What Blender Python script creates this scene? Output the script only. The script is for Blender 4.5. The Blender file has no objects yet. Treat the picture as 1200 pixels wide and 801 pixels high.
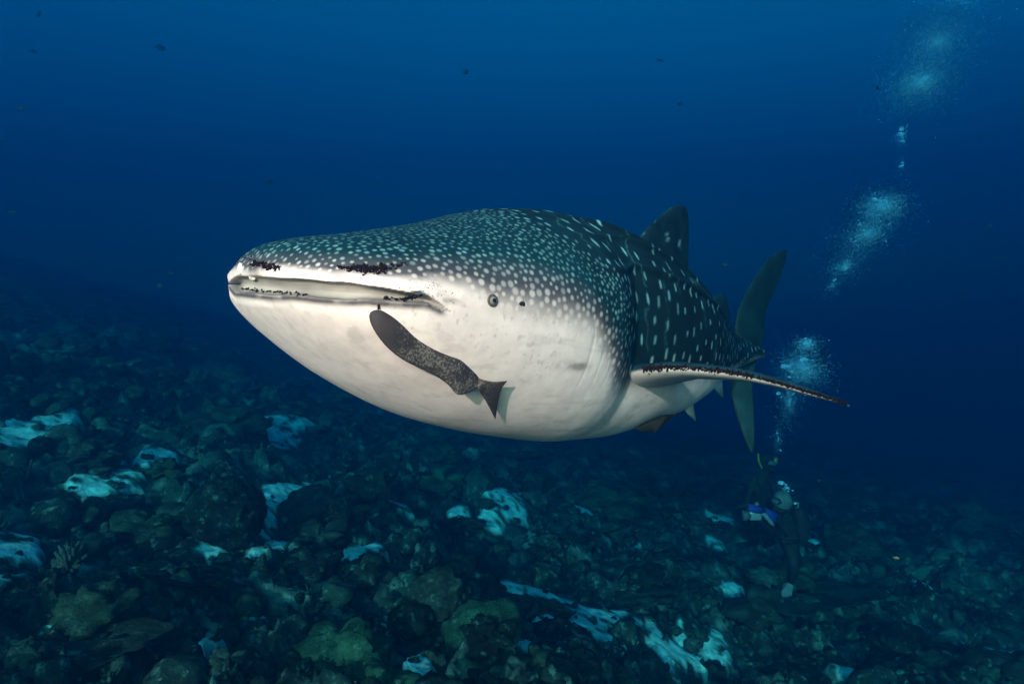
import bpy, math, random
import numpy as np
from mathutils import Vector, Matrix
from mathutils.bvhtree import BVHTree

random.seed(11)
RNG = np.random.default_rng(11)
scene = bpy.context.scene
COL = scene.collection

# ------------------------------------------------------------------ camera, world, sun, exposure
F = 782.0                                   # focal length in pixels of the 1200 px wide photograph
cam_data = bpy.data.cameras.new('camera')
cam_data.sensor_width = 36.0
cam_data.lens = 36.0 * F / 1200.0
cam_data.clip_start = 0.05
cam_data.clip_end = 600.0
cam = bpy.data.objects.new('camera', cam_data)
cam.location = (0, 0, 0)
cam.rotation_euler = (math.radians(90), 0, 0)
COL.objects.link(cam)
scene.camera = cam

SUN_EL, SUN_AZ = 15.0, 17.0                 # light comes from above, behind and left of the photographer
world = bpy.data.worlds.new('World')
scene.world = world
world.use_nodes = True
wn = world.node_tree
sky_node = wn.nodes.new('ShaderNodeTexSky')
sky_node.sky_type = 'NISHITA'
sky_node.sun_disc = False
sky_node.dust_density = 5.0
sky_node.ozone_density = 0.3
sky_node.sun_elevation = math.radians(SUN_EL)
sky_node.sun_rotation = math.radians(180 + SUN_AZ)
wn.links.new(sky_node.outputs['Color'], wn.nodes['Background'].inputs['Color'])
wn.nodes['Background'].inputs['Strength'].default_value = 0.13

sun_data = bpy.data.lights.new('sun', 'SUN')
sun_data.energy = 5.0
sun_data.angle = math.radians(0.6)
sun_data.color = (1.0, 0.438, 0.448)
sun = bpy.data.objects.new('sun', sun_data)
d = Vector((math.sin(math.radians(SUN_AZ)) * math.cos(math.radians(SUN_EL)),
            math.cos(math.radians(SUN_AZ)) * math.cos(math.radians(SUN_EL)),
            -math.sin(math.radians(SUN_EL))))
sun.rotation_euler = d.to_track_quat('-Z', 'Y').to_euler()
sun.location = (-4, -8, 12)
COL.objects.link(sun)

scene.view_settings.view_transform = 'Standard'
scene.view_settings.look = 'None'
scene.view_settings.exposure = 1.06
scene.view_settings.gamma = 1.0
scene.render.engine = 'CYCLES'
scene.cycles.use_denoising = True
scene.cycles.volume_bounces = 1
scene.cycles.max_bounces = 8
scene.cycles.transparent_max_bounces = 24
scene.cycles.sample_clamp_indirect = 4.0

# water: red is taken out first, blue last
WATER_DENSITY = 0.17
WATER_SCATTER = (0.0, 0.092, 0.262)
WATER_ABSORB = (0.0, 0.525, 0.80)

# ------------------------------------------------------------------ small helpers
def sstep(a, b, x):
    t = np.clip((x - a) / (b - a), 0, 1)
    return t * t * (3 - 2 * t)

def pchip(tab, x):
    xs = np.array(tab[0], float); ys = np.array(tab[1], float)
    h = np.diff(xs); dd = np.diff(ys) / h
    m = np.zeros_like(ys); m[0] = dd[0]; m[-1] = dd[-1]
    for i in range(1, len(xs) - 1):
        if dd[i - 1] * dd[i] > 0:
            w1 = 2 * h[i] + h[i - 1]; w2 = h[i] + 2 * h[i - 1]
            m[i] = (w1 + w2) / (w1 / dd[i - 1] + w2 / dd[i])
    x = np.clip(x, xs[0], xs[-1])
    i = np.clip(np.searchsorted(xs, x) - 1, 0, len(xs) - 2)
    t = (x - xs[i]) / h[i]
    return ((1 + 2 * t) * (1 - t) ** 2 * ys[i] + t * (1 - t) ** 2 * h[i] * m[i]
            + t * t * (3 - 2 * t) * ys[i + 1] + t * t * (t - 1) * h[i] * m[i + 1])

def _hash(ix, iy, iz, seed):
    n = (ix * 374761393 + iy * 668265263 + iz * 2147483647 + seed * 144269504) & 0xFFFFFFFF
    n = ((n ^ (n >> 13)) * 1274126177) & 0xFFFFFFFF
    n = ((n ^ (n >> 16)) * 2246822519) & 0xFFFFFFFF
    return ((n ^ (n >> 15)) & 0xFFFFFF) / float(0xFFFFFF)

def vnoise(p, seed=0):
    """value noise, -1..1; p is (...,3)"""
    f = np.floor(p); i = f.astype(np.int64); u = p - f
    u = u * u * u * (u * (u * 6 - 15) + 10)
    r = 0
    for dx in (0, 1):
        for dy in (0, 1):
            for dz in (0, 1):
                w = (u[..., 0] if dx else 1 - u[..., 0]) * (u[..., 1] if dy else 1 - u[..., 1]) * (u[..., 2] if dz else 1 - u[..., 2])
                r = r + w * _hash(i[..., 0] + dx, i[..., 1] + dy, i[..., 2] + dz, seed)
    return r * 2 - 1

def fbm(p, octaves=4, seed=0, gain=0.5):
    r = 0; a = 1.0
    for k in range(octaves):
        r = r + a * vnoise(p * 2.03 ** k + 17.3 * k, seed + k); a *= gain
    return r

def np_mesh(name, verts, faces, smooth=True, colors=None):
    verts = np.asarray(verts, np.float32); faces = np.asarray(faces, np.int32)
    me = bpy.data.meshes.new(name)
    k = faces.shape[1]
    me.vertices.add(len(verts)); me.vertices.foreach_set('co', verts.ravel())
    me.loops.add(faces.size); me.loops.foreach_set('vertex_index', faces.ravel())
    me.polygons.add(len(faces))
    me.polygons.foreach_set('loop_start', np.arange(0, faces.size, k, dtype=np.int32))
    me.polygons.foreach_set('use_smooth', np.full(len(faces), smooth))
    me.update(calc_edges=True)
    if colors is not None:
        at = me.color_attributes.new('pigment', 'FLOAT_COLOR', 'POINT')
        c = np.ones((len(verts), 4), np.float32); c[:, :3] = colors
        at.data.foreach_set('color', c.ravel())
    return me

def link(name, me, mat=None, parent=None, loc=(0, 0, 0), rot=(0, 0, 0), scale=(1, 1, 1)):
    o = bpy.data.objects.new(name, me)
    COL.objects.link(o)
    o.location = loc; o.rotation_euler = rot; o.scale = scale
    if parent is not None: o.parent = parent
    if mat is not None and me is not None and not me.materials: me.materials.append(mat)
    return o

def tag(o, label=None, cat=None, group=None, kind=None):
    if label: o['label'] = label
    if cat: o['category'] = cat
    if group: o['group'] = group
    if kind: o['kind'] = kind
    return o

def ray(px, py):
    v = np.array([(px - 600.0) / F, 1.0, (400.5 - py) / F])
    return v

def at_depth(px, py, y): return ray(px, py) * y

def on_plane(px, py, P, n):
    r = ray(px, py)
    return r * (np.dot(P, n) / np.dot(r, n))

def proj(p): return 600 + F * p[..., 0] / p[..., 1], 400.5 - F * p[..., 2] / p[..., 1]

_ico_cache = {}
def icosphere(sub):
    if sub in _ico_cache: return _ico_cache[sub]
    t = (1 + 5 ** .5) / 2
    v = [(-1, t, 0), (1, t, 0), (-1, -t, 0), (1, -t, 0), (0, -1, t), (0, 1, t), (0, -1, -t), (0, 1, -t), (t, 0, -1), (t, 0, 1), (-t, 0, -1), (-t, 0, 1)]
    v = [np.array(a) / np.linalg.norm(a) for a in v]
    f = [(0, 11, 5), (0, 5, 1), (0, 1, 7), (0, 7, 10), (0, 10, 11), (1, 5, 9), (5, 11, 4), (11, 10, 2), (10, 7, 6), (7, 1, 8),
         (3, 9, 4), (3, 4, 2), (3, 2, 6), (3, 6, 8), (3, 8, 9), (4, 9, 5), (2, 4, 11), (6, 2, 10), (8, 6, 7), (9, 8, 1)]
    for _ in range(sub):
        cache = {}; nf = []
        def mid(a, b):
            k = (min(a, b), max(a, b))
            if k not in cache:
                m = v[a] + v[b]; v.append(m / np.linalg.norm(m)); cache[k] = len(v) - 1
            return cache[k]
        for a, b, c in f:
            ab, bc, ca = mid(a, b), mid(b, c), mid(c, a)
            nf += [(a, ab, ca), (b, bc, ab), (c, ca, bc), (ab, bc, ca)]
        f = nf
    _ico_cache[sub] = (np.array(v), np.array(f))
    return _ico_cache[sub]

def tube(points, radii, seg=8, flat=1.0):
    """tapered tube through points, closed ends -> verts, tri faces"""
    P = np.array(points, float); n = len(P)
    V = []
    tang = np.gradient(P, axis=0)
    ref = np.array([0.13, 0.31, 0.94])
    for i in range(n):
        t = tang[i] / (np.linalg.norm(tang[i]) + 1e-9)
        a = np.cross(t, ref); a /= np.linalg.norm(a) + 1e-9
        b = np.cross(t, a)
        for k in range(seg):
            q = 2 * math.pi * k / seg
            V.append(P[i] + radii[i] * (math.cos(q) * a + flat * math.sin(q) * b))
    Fc = []
    for i in range(n - 1):
        for k in range(seg):
            a, b = i * seg + k, i * seg + (k + 1) % seg
            Fc += [(a, b, b + seg), (a, b + seg, a + seg)]
    V.append(P[0]); V.append(P[-1])
    c0, c1 = len(V) - 2, len(V) - 1
    for k in range(seg):
        Fc.append((c0, (k + 1) % seg, k))
        Fc.append((c1, (n - 1) * seg + k, (n - 1) * seg + (k + 1) % seg))
    return np.array(V), np.array(Fc)

def join(parts):
    V, Fc, o = [], [], 0
    for v, f in parts:
        V.append(np.asarray(v)); Fc.append(np.asarray(f) + o); o += len(v)
    return np.concatenate(V), np.concatenate(Fc)

# ------------------------------------------------------------------ materials
def new_mat(name):
    m = bpy.data.materials.new(name); m.use_nodes = True
    return m, m.node_tree.nodes, m.node_tree.links, m.node_tree.nodes['Principled BSDF']

def plain(name, color, rough=0.6, noise=0.0, scale=20.0, bump=0.0, metal=0.0):
    m, N, Lk, B = new_mat(name)
    B.inputs['Roughness'].default_value = rough
    B.inputs['Metallic'].default_value = metal
    B.inputs['Specular IOR Level'].default_value = 0.06      # skin and rubber in water barely shine
    B.inputs['Base Color'].default_value = (*color, 1)
    if noise or bump:
        tc = N.new('ShaderNodeTexCoord'); nz = N.new('ShaderNodeTexNoise')
        nz.inputs['Scale'].default_value = scale; nz.inputs['Detail'].default_value = 6
        Lk.new(tc.outputs['Object'], nz.inputs['Vector'])
        if noise:
            cr = N.new('ShaderNodeValToRGB')
            cr.color_ramp.elements[0].position = 0.3; cr.color_ramp.elements[1].position = 0.7
            cr.color_ramp.elements[0].color = (*[c * (1 - noise) for c in color], 1)
            cr.color_ramp.elements[1].color = (*[min(1, c * (1 + noise)) for c in color], 1)
            Lk.new(nz.outputs['Fac'], cr.inputs['Fac']); Lk.new(cr.outputs['Color'], B.inputs['Base Color'])
        if bump:
            bp = N.new('ShaderNodeBump'); bp.inputs['Strength'].default_value = bump; bp.inputs['Distance'].default_value = 0.02
            Lk.new(nz.outputs['Fac'], bp.inputs['Height']); Lk.new(bp.outputs['Normal'], B.inputs['Normal'])
    return m

def pigment_mat(name, rough=0.5, spec=0.3, var=0.15, scale=30.0, bump=0.1, dist=0.004, fine=None):
    """base colour from the vertex pigment, broken up by noise"""
    m, N, Lk, B = new_mat(name)
    B.inputs['Roughness'].default_value = rough
    B.inputs['Specular IOR Level'].default_value = spec
    at = N.new('ShaderNodeAttribute'); at.attribute_name = 'pigment'
    tc = N.new('ShaderNodeTexCoord')
    nz = N.new('ShaderNodeTexNoise'); nz.inputs['Scale'].default_value = scale; nz.inputs['Detail'].default_value = 8
    nz.inputs['Roughness'].default_value = 0.65
    Lk.new(tc.outputs['Object'], nz.inputs['Vector'])
    mr = N.new('ShaderNodeMapRange'); mr.inputs['From Min'].default_value = 0.3; mr.inputs['From Max'].default_value = 0.7
    mr.inputs['To Min'].default_value = 1 - var; mr.inputs['To Max'].default_value = 1 + var
    Lk.new(nz.outputs['Fac'], mr.inputs['Value'])
    mx = N.new('ShaderNodeMix'); mx.data_type = 'RGBA'; mx.blend_type = 'MULTIPLY'; mx.inputs['Factor'].default_value = 1.0
    Lk.new(at.outputs['Color'], mx.inputs['A']); Lk.new(mr.outputs['Result'], mx.inputs['B'])
    Lk.new(mx.outputs['Result'], B.inputs['Base Color'])
    bp = N.new('ShaderNodeBump'); bp.inputs['Strength'].default_value = bump; bp.inputs['Distance'].default_value = dist
    Lk.new(nz.outputs['Fac'], bp.inputs['Height']); Lk.new(bp.outputs['Normal'], B.inputs['Normal'])
    return m

def add_flecks(m, scale, thr, colour, amt):
    N, Lk = m.node_tree.nodes, m.node_tree.links; B = N['Principled BSDF']
    src = B.inputs['Base Color'].links[0].from_socket
    ge = N.new('ShaderNodeNewGeometry')
    nz = N.new('ShaderNodeTexNoise'); nz.inputs['Scale'].default_value = scale; nz.inputs['Detail'].default_value = 5; nz.inputs['Roughness'].default_value = 0.7
    Lk.new(ge.outputs['Position'], nz.inputs['Vector'])
    mr = N.new('ShaderNodeMapRange'); mr.inputs['From Min'].default_value = thr; mr.inputs['From Max'].default_value = thr + 0.10
    mr.inputs['To Max'].default_value = amt
    Lk.new(nz.outputs['Fac'], mr.inputs['Value'])
    mx = N.new('ShaderNodeMix'); mx.data_type = 'RGBA'
    Lk.new(mr.outputs['Result'], mx.inputs['Factor']); Lk.new(src, mx.inputs['A']); mx.inputs['B'].default_value = (*colour, 1)
    Lk.new(mx.outputs['Result'], B.inputs['Base Color'])
M_skin = pigment_mat('shark_skin', 0.55, 0.06, 0.10, 22.0, 0.25, 0.004)
M_reef = pigment_mat('reef_rock', 0.95, 0.02, 0.55, 9.0, 0.9, 0.05)
M_coral = pigment_mat('coral_polyps', 0.95, 0.02, 0.45, 16.0, 0.8, 0.03)
add_flecks(M_reef, 11.0, 0.55, (0.08, 0.23, 0.20), 0.5)
add_flecks(M_coral, 16.0, 0.57, (0.06, 0.17, 0.14), 0.5)
M_remora = pigment_mat('remora_skin', 0.6, 0.05, 0.12, 60.0, 0.15, 0.002)
M_copepod = plain('copepod_shell', (0.010, 0.004, 0.003), 0.85, 0.5, 90)
M_fish = plain('fish_skin', (0.03, 0.035, 0.04), 0.5, 0.3, 40)

# ------------------------------------------------------------------ the sea floor
def base_ground(x, y):
    slope = np.where(x < 2.5, -0.29 * x, -0.29 * 2.5 - 0.12 * (x - 2.5))
    slope = np.where(x < -45, 0.29 * 45, slope)
    far = np.maximum(y - 14.0, 0)
    low = 0.22 * fbm(np.stack([x, y, np.zeros_like(x)], -1) * 0.45, 3, 1)
    return -2.75 + slope - 0.055 * far + low

def ground_hit(px, py):
    t = 1.5 * 1.004 ** np.arange(930)
    P = ray(px, py)[None] * t[:, None]
    hit = np.nonzero(P[:, 2] < base_ground(P[:, 0], P[:, 1]))[0]
    return P[hit[0] if len(hit) else -1]

SAND_PX = [(45, 512, 70, 26), (190, 541, 46, 14), (325, 512, 70, 30), (120, 568, 90, 22), (314, 600, 64, 86),
           (318, 648, 40, 26), (55, 600, 54, 14), (12, 652, 80, 56), (2, 690, 40, 30), (640, 702, 130, 28), (695, 728, 160, 40), (655, 745, 70, 24),
           (772, 758, 120, 26), (612, 762, 60, 24), (720, 760, 60, 14), (590, 590, 74, 34), (540, 606, 40, 12), (846, 612, 40, 10), (838, 640, 24, 10),
           (946, 636, 34, 8), (430, 655, 60, 18), (392, 690, 30, 30), (300, 738, 40, 22), (508, 785, 40, 46), (132, 748, 40, 16),
           (700, 782, 60, 18), (1172, 772, 74, 26), (815, 745, 60, 36), (60, 745, 30, 14), (470, 600, 40, 10), (740, 640, 30, 8),
           (680, 600, 34, 10), (860, 700, 40, 22), (995, 790, 60, 18), (1080, 690, 40, 8), (460, 730, 26, 22), (250, 760, 30, 14)]
SAND = []
for cx, cy, w, h in SAND_PX:
    g = ground_hit(cx, cy)
    SAND.append((g[0], g[1], 0.44 * w * g[1] / F, max(0.47 * h * g[1] ** 2 / (F * max(abs(g[2]), 1.2)), 0.12)))

def sand_mask(x, y, full=False):
    p = np.stack([x * 1.6, y * 1.6, np.zeros_like(x) + 3.7], -1)
    wx = 0.20 * fbm(p, 4, 50); wy = 0.20 * fbm(p + 31.7, 4, 60)
    m = np.zeros_like(x); wide = np.zeros_like(x)
    for cx, cy, rx, ry in SAND:
        k = min(1.0, max(rx, ry) / 0.45)
        q = np.sqrt(((x + wx * k - cx) / rx) ** 2 + ((y + wy * k * 1.5 - cy) / ry) ** 2)
        m = np.maximum(m, 1 - sstep(0.75, 1.1, q))
        wide = np.maximum(wide, 1 - sstep(1.0, 2.3, q))
    return (m, wide) if full else m

def ground(x, y, detail=True):
    p = np.stack([x, y, np.zeros_like(x)], -1)
    z = base_ground(x, y)
    m, wide = sand_mask(x, y, True)
    n1 = 1 - np.abs(vnoise(p * 1.5 + 5, 11)); n2 = 1 - np.abs(vnoise(p * 3.7 + 9, 12))
    rough = 0.32 * (n1 - 0.6) + 0.20 * (n2 - 0.6)
    if detail:
        rough = rough + 0.12 * (1 - np.abs(vnoise(p * 8.3, 13)) - 0.6) + 0.06 * vnoise(p * 17.0, 14) + 0.03 * vnoise(p * 37.0, 15)
    return z + rough * (1 - 0.95 * m) * (1 - 0.65 * wide) - 0.02 * wide + 0.09 * m + 0.012 * m * vnoise(p * 6, 16), m

na, nr = 420, 470
ang = np.radians(np.linspace(-68, 68, na)); rad = np.geomspace(1.9, 62, nr)
A_, R_ = np.meshgrid(ang, rad, indexing='ij')
gx, gy = R_ * np.sin(A_), R_ * np.cos(A_)
gz, gm = ground(gx, gy)
P3 = np.stack([gx, gy, gz], -1)
tone = fbm(P3 * 1.1, 4, 70)[..., None]; tone2 = fbm(P3 * 4.5, 4, 80)[..., None]
rock = np.array([0.009, 0.026, 0.023]) + tone * np.array([0.006, 0.014, 0.012]) + np.clip(tone2 - 0.30, 0, 1) * np.array([0.07, 0.18, 0.15])
sandc = np.array([0.15, 0.52, 0.48]) + 0.05 * tone2  # white sand; the water's turquoise cast is put into its colour
tone3 = fbm(P3 * 9.0, 3, 84)
mix = sstep(0.36, 0.80, gm * (1 + 1.1 * tone2[..., 0] + 1.0 * tone3))[..., None]
gcol = np.clip(rock * (1 - mix) + sandc * mix, 0.01, 0.9)
idx = np.arange(na * nr).reshape(na, nr)
gf = np.stack([idx[:-1, :-1], idx[1:, :-1], idx[1:, 1:], idx[:-1, 1:]], -1).reshape(-1, 4)
me = np_mesh('sea_floor', P3.reshape(-1, 3), gf[:, ::-1], True, gcol.reshape(-1, 3))
tag(link('sea_floor', me, M_reef), 'dark coral reef slope with pale sand patches', kind='structure')

# ------------------------------------------------------------------ corals
def worley(v, n, seed):
    rs = np.random.default_rng(seed); c = rs.normal(0, 1, (n, 3)); c /= np.linalg.norm(c, axis=1)[:, None]
    return np.sqrt(np.maximum(2 - 2 * (v @ c.T).max(1), 0)) * math.sqrt(n) / 2.0      # 0 at a bump's top, about 1 in the grooves

def rock_proto(sub, seed, kind):
    v, f = icosphere(sub); v = v.copy()
    u = v + 0.12 * np.stack([vnoise(v * 2.3 + seed + 10 * k, seed) for k in range(3)], -1); u /= np.linalg.norm(u, axis=1)[:, None]
    fine = 0.05 * vnoise(v * 9 + seed, seed + 5) + 0.04 * vnoise(v * 19 + seed, seed + 6)
    if kind == 'lobed':
        r = 0.72 + 0.22 * fbm(v * 1.4 + seed, 2, seed) + 0.30 * (1 - worley(u, 16, seed) ** 2) + 0.07 * (1 - worley(u, 110, seed + 1)) + fine
        v = v * r[:, None] * np.array([1, 1, 0.8])
    elif kind == 'dome':
        r = 0.93 + 0.12 * fbm(v * 1.7 + seed, 3, seed) + 0.06 * (1 - worley(u, 90, seed)) + fine * 0.8
        v = v * r[:, None] * np.array([1, 1, 0.95])
    elif kind == 'knob':
        r = 0.74 + 0.25 * fbm(v * 1.6 + seed, 2, seed) + 0.27 * (1 - worley(u, 42, seed)) + 0.10 * (1 - worley(u, 200, seed + 1)) + fine
        v = v * r[:, None] * np.array([1, 1, 0.85])
    elif kind == 'rock':
        r = 0.8 + 0.42 * fbm(v * 1.9 + seed, 4, seed) + 0.2 * (1 - worley(u, 12, seed))
        v = v * r[:, None] * np.array([1, 0.85, 0.6])
    elif kind == 'shelf':
        r = 0.85 + 0.35 * fbm(v * 2.4 + seed, 4, seed) + 0.15 * (1 - worley(u, 30, seed))
        v = v * r[:, None] * np.array([1, 0.9, 0.22]); v[:, 2] += 0.14 * vnoise(v * 2.6 + seed, seed)
    return v, f

def branch_proto(seed, n=80):
    rs = np.random.default_rng(seed); parts = []
    for k in range(n):
        a = rs.uniform(0, 2 * math.pi); e = rs.uniform(0.1, 1.5)
        d0 = np.array([math.cos(a) * math.cos(e), math.sin(a) * math.cos(e), math.sin(e)])
        L0 = rs.uniform(0.55, 0.85); side = rs.normal(0, 0.12, 3)
        pts = [d0 * 0.05, d0 * L0 * 0.5 + side * 0.5, d0 * L0 + side]
        parts.append(tube(pts, [0.12, 0.10, 0.06], 6))
    return join(parts)

def plate_proto(seed):
    rs = np.random.default_rng(seed)
    nrad, nang = 14, 56; V = []; Fc = []
    for side in (1, -1):
        for i in range(nrad):
            for k in range(nang):
                q = 2 * math.pi * k / nang; rr = (i + 0.02) / (nrad - 1)
                edge = 1 + 0.16 * math.sin(3 * q + seed) + 0.09 * math.sin(7 * q + 2 * seed) + 0.05 * math.sin(13 * q)
                x, y = rr * edge * math.cos(q), rr * edge * math.sin(q)
                z = 0.30 + 0.16 * rr ** 2 + 0.03 * math.sin(5 * q + 4 * rr) + (0.02 * (1 - rr ** 4) if side > 0 else -0.05 * (1 - rr ** 2) - 0.005)
                V.append((x, y, z))
    n1 = nrad * nang
    for s in (0, 1):
        for i in range(nrad - 1):
            for k in range(nang):
                a = s * n1 + i * nang + k; b = s * n1 + i * nang + (k + 1) % nang
                t = [(a, a + nang, b + nang), (a, b + nang, b)]
                Fc += t if s == 0 else [x[::-1] for x in t]
    for k in range(nang):
        a = (nrad - 1) * nang + k; b = (nrad - 1) * nang + (k + 1) % nang
        Fc += [(a, a + n1, b + n1), (a, b + n1, b)]
    V = np.array(V); V[:, 2] += 0.025 * vnoise(V * 6, seed)
    st = tube([(0, 0, -0.35), (0, 0, 0), (0, 0, 0.34)], [0.34, 0.2, 0.4], 12)
    return join([(V, np.array(Fc)), st])

CORAL = {}
def coral_mesh(kind, var, hue, sub=4):
    key = (kind, var, hue, sub)
    if key in CORAL: return CORAL[key]
    if kind == 'branch': v, f = branch_proto(100 + var)
    elif kind == 'plate': v, f = plate_proto(3 + var)
    else: v, f = rock_proto(sub, 5 + 7 * var, kind)
    base = {'olive': (0.016, 0.046, 0.032), 'brown': (0.017, 0.034, 0.028), 'dark': (0.006, 0.015, 0.013), 'pale': (0.035, 0.085, 0.075), 'green': (0.016, 0.070, 0.044)}[hue]
    t = fbm(v * 3 + var, 4, 33 + var)[:, None]
    c = np.clip(np.array(base) * 0.70 * (1 + 0.6 * t), 0.004, 0.6)
    CORAL[key] = np_mesh(kind + '_coral', v, f, True, c)
    return CORAL[key]

LAND = []
def landmark(px, py, phrase):
    g = ground_hit(px, py); LAND.append((g[0], g[1], phrase))
for px, py, ph in ((250, 640, 'the big dark domed coral'), (395, 780, 'the large green lobed mounds'), (512, 735, 'the brown dome by the green mounds'), (690, 735, 'the white sand flat'),
                   (965, 740, 'the table coral below the divers'), (905, 640, 'the two divers'), (312, 605, 'the white sand tongue'), (60, 560, 'the sand strip on the upper slope'), (45, 514, 'the sand patch near the reef crest'),
                   (325, 512, 'the sand patch under the shark snout'), (590, 592, 'the sand patch below the shark belly'), (545, 690, 'the dark hollow in mid reef'), (15, 660, 'the sand hollow by the pale branching coral'),
                   (100, 785, 'the brown table coral'), (1170, 770, 'the lone sand patch on the far slope'), (1010, 655, 'the brown dome near the divers'), (1090, 785, 'the dark lobed mound on the deep slope'),
                   (150, 400, 'the hazy reef crest'), (450, 545, 'the hazy reef under the shark jaw'), (800, 560, 'the hazy reef under the shark tail'), (1100, 600, 'the hazy drop beyond the divers'), (740, 640, 'the olive lobed coral below the shark')):
    landmark(px, py, ph)
SEEN = {}
COLOUR_WORD = {'olive': 'olive', 'brown': 'brown', 'dark': 'dark', 'pale': 'pale grey', 'green': 'green'}
KIND_WORD = {'lobed': 'lobed coral', 'dome': 'domed coral', 'knob': 'knobbly coral', 'branch': 'branching coral', 'plate': 'table coral', 'shelf': 'coral shelf'}
NAME_WORD = {'lobed': 'lobed_coral', 'dome': 'boulder_coral', 'knob': 'knobbly_coral', 'branch': 'branching_coral', 'plate': 'table_coral', 'shelf': 'encrusting_coral'}
def coral(kind, var, hue, x, y, w, h, label=None, group=None, sink=0.25, tilt=0.15):
    z = ground(np.array([x]), np.array([y]), False)[0][0]
    o = link(NAME_WORD[kind], coral_mesh(kind, var, hue, 4 if label else 3), M_coral, None, (x, y, z + h * (0.5 - sink) if kind not in ('branch', 'plate') else z + 0.02),
             (random.uniform(-tilt, tilt), random.uniform(-tilt, tilt), random.uniform(0, 6.28)),
             (w / 2, w / 2, h / 2 if kind not in ('branch', 'plate') else h))
    if label is None:
        near = min(LAND, key=lambda q: (q[0] - x) ** 2 + (q[1] - y) ** 2)
        size = 'small' if w < 0.38 else ('middling' if w < 0.58 else 'large')
        label = size + ' ' + COLOUR_WORD[hue] + ' ' + KIND_WORD[kind] + ' close to ' + near[2]
        group = size + ' ' + COLOUR_WORD[hue] + ' ' + KIND_WORD[kind] + ' by ' + near[2]
    tag(o, label, 'coral', group)
    return o

def coral_px(kind, var, hue, px, py, wpx, hpx, label, **kw):
    g = ground_hit(px, py)
    s = g[1] / F
    o = coral(kind, var, hue, g[0], g[1] + 0.35 * wpx * s, wpx * s, hpx * s, label, None, **kw)
    return o

coral_px('dome', 0, 'dark', 250, 648, 98, 96, 'big dark domed boulder coral beside the white sand tongue', sink=0.2, tilt=0.05)
coral_px('lobed', 1, 'green', 395, 792, 120, 120, 'large green lobed coral mound beside a narrow sand gully', sink=0.2)
coral_px('lobed', 2, 'green', 440, 815, 110, 90, 'lower green lobed coral mound leaning on the larger green mound', sink=0.2)
coral_px('dome', 1, 'brown', 512, 738, 76, 72, 'brown domed coral between the green mound and the sand flat', sink=0.2, tilt=0.05)
coral_px('knob', 0, 'dark', 570, 792, 70, 50, 'dark knobbly coral head at the edge of the sand flat')
coral_px('knob', 1, 'olive', 648, 728, 44, 26, 'olive knobbly coral head surrounded by the white sand flat')
coral_px('lobed', 0, 'brown', 650, 688, 64, 30, 'brown lobed coral standing at the back of the sand flat')
coral_px('plate', 0, 'olive', 965, 742, 170, 34, 'broad dark table coral overhanging a hollow below the divers', tilt=0.12)
coral_px('shelf', 0, 'brown', 765, 722, 80, 40, 'brown coral shelf between sand flat and rubble')
coral_px('lobed', 1, 'olive', 170, 640, 80, 60, 'olive lobed coral mound beside the big dark dome')
coral_px('knob', 2, 'brown', 90, 560, 80, 50, 'brown knobbly coral rising behind the sand strip')
coral_px('lobed', 2, 'brown', 250, 520, 110, 70, 'brown lobed ridge of coral between two sand patches')
coral_px('knob', 0, 'dark', 400, 630, 60, 56, 'dark knobbly coral tower right of the sand tongue')
coral_px('plate', 1, 'brown', 100, 790, 120, 30, 'brown table coral over rubble at the foot of the reef')
coral_px('lobed', 0, 'olive', 730, 620, 90, 50, 'olive lobed coral below the shark belly')
coral_px('knob', 1, 'dark', 545, 690, 90, 70, 'very dark hollowed coral head in the middle of the reef')
coral_px('dome', 2, 'brown', 1010, 660, 70, 50, 'brown domed coral right of the divers')
coral_px('lobed', 2, 'dark', 1090, 790, 130, 70, 'dark lobed coral mound on the far right slope')
coral_px('branch', 0, 'pale', 70, 690, 50, 34, 'pale branching coral in the sand hollow')

kinds = ['lobed', 'lobed', 'lobed', 'dome', 'knob', 'knob', 'knob', 'knob', 'branch', 'plate', 'shelf']
hues = ['olive', 'brown', 'dark', 'brown', 'olive', 'dark', 'dark', 'pale', 'green']
placed = []
tries = 0
while len(placed) < 200 and tries < 6000:
    tries += 1
    a = math.radians(random.uniform(-46, 46)); r = 3.6 * (22 / 3.6) ** random.random() ** 0.85
    x, y = r * math.sin(a), r * math.cos(a)
    if sand_mask(np.array([x]), np.array([y]))[0] > 0.04: continue
    w = random.choice([0.3, 0.35, 0.45, 0.55, 0.75]) * (0.75 + 0.025 * r)
    if any((x - q[0]) ** 2 + (y - q[1]) ** 2 < (0.42 * (w + q[2])) ** 2 for q in placed): continue
    k = random.choice(kinds); hue = random.choice(hues)
    if k == 'plate': h = 0.5 * w
    elif k == 'branch': h = 0.40 * w; w *= 0.8
    elif k == 'shelf': h = 0.9 * w; w *= 1.4
    else: h = w * random.uniform(0.6, 0.95)
    coral(k, random.randrange(2), hue, x, y, w, h, tilt=0.25)
    placed.append((x, y, w))

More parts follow.
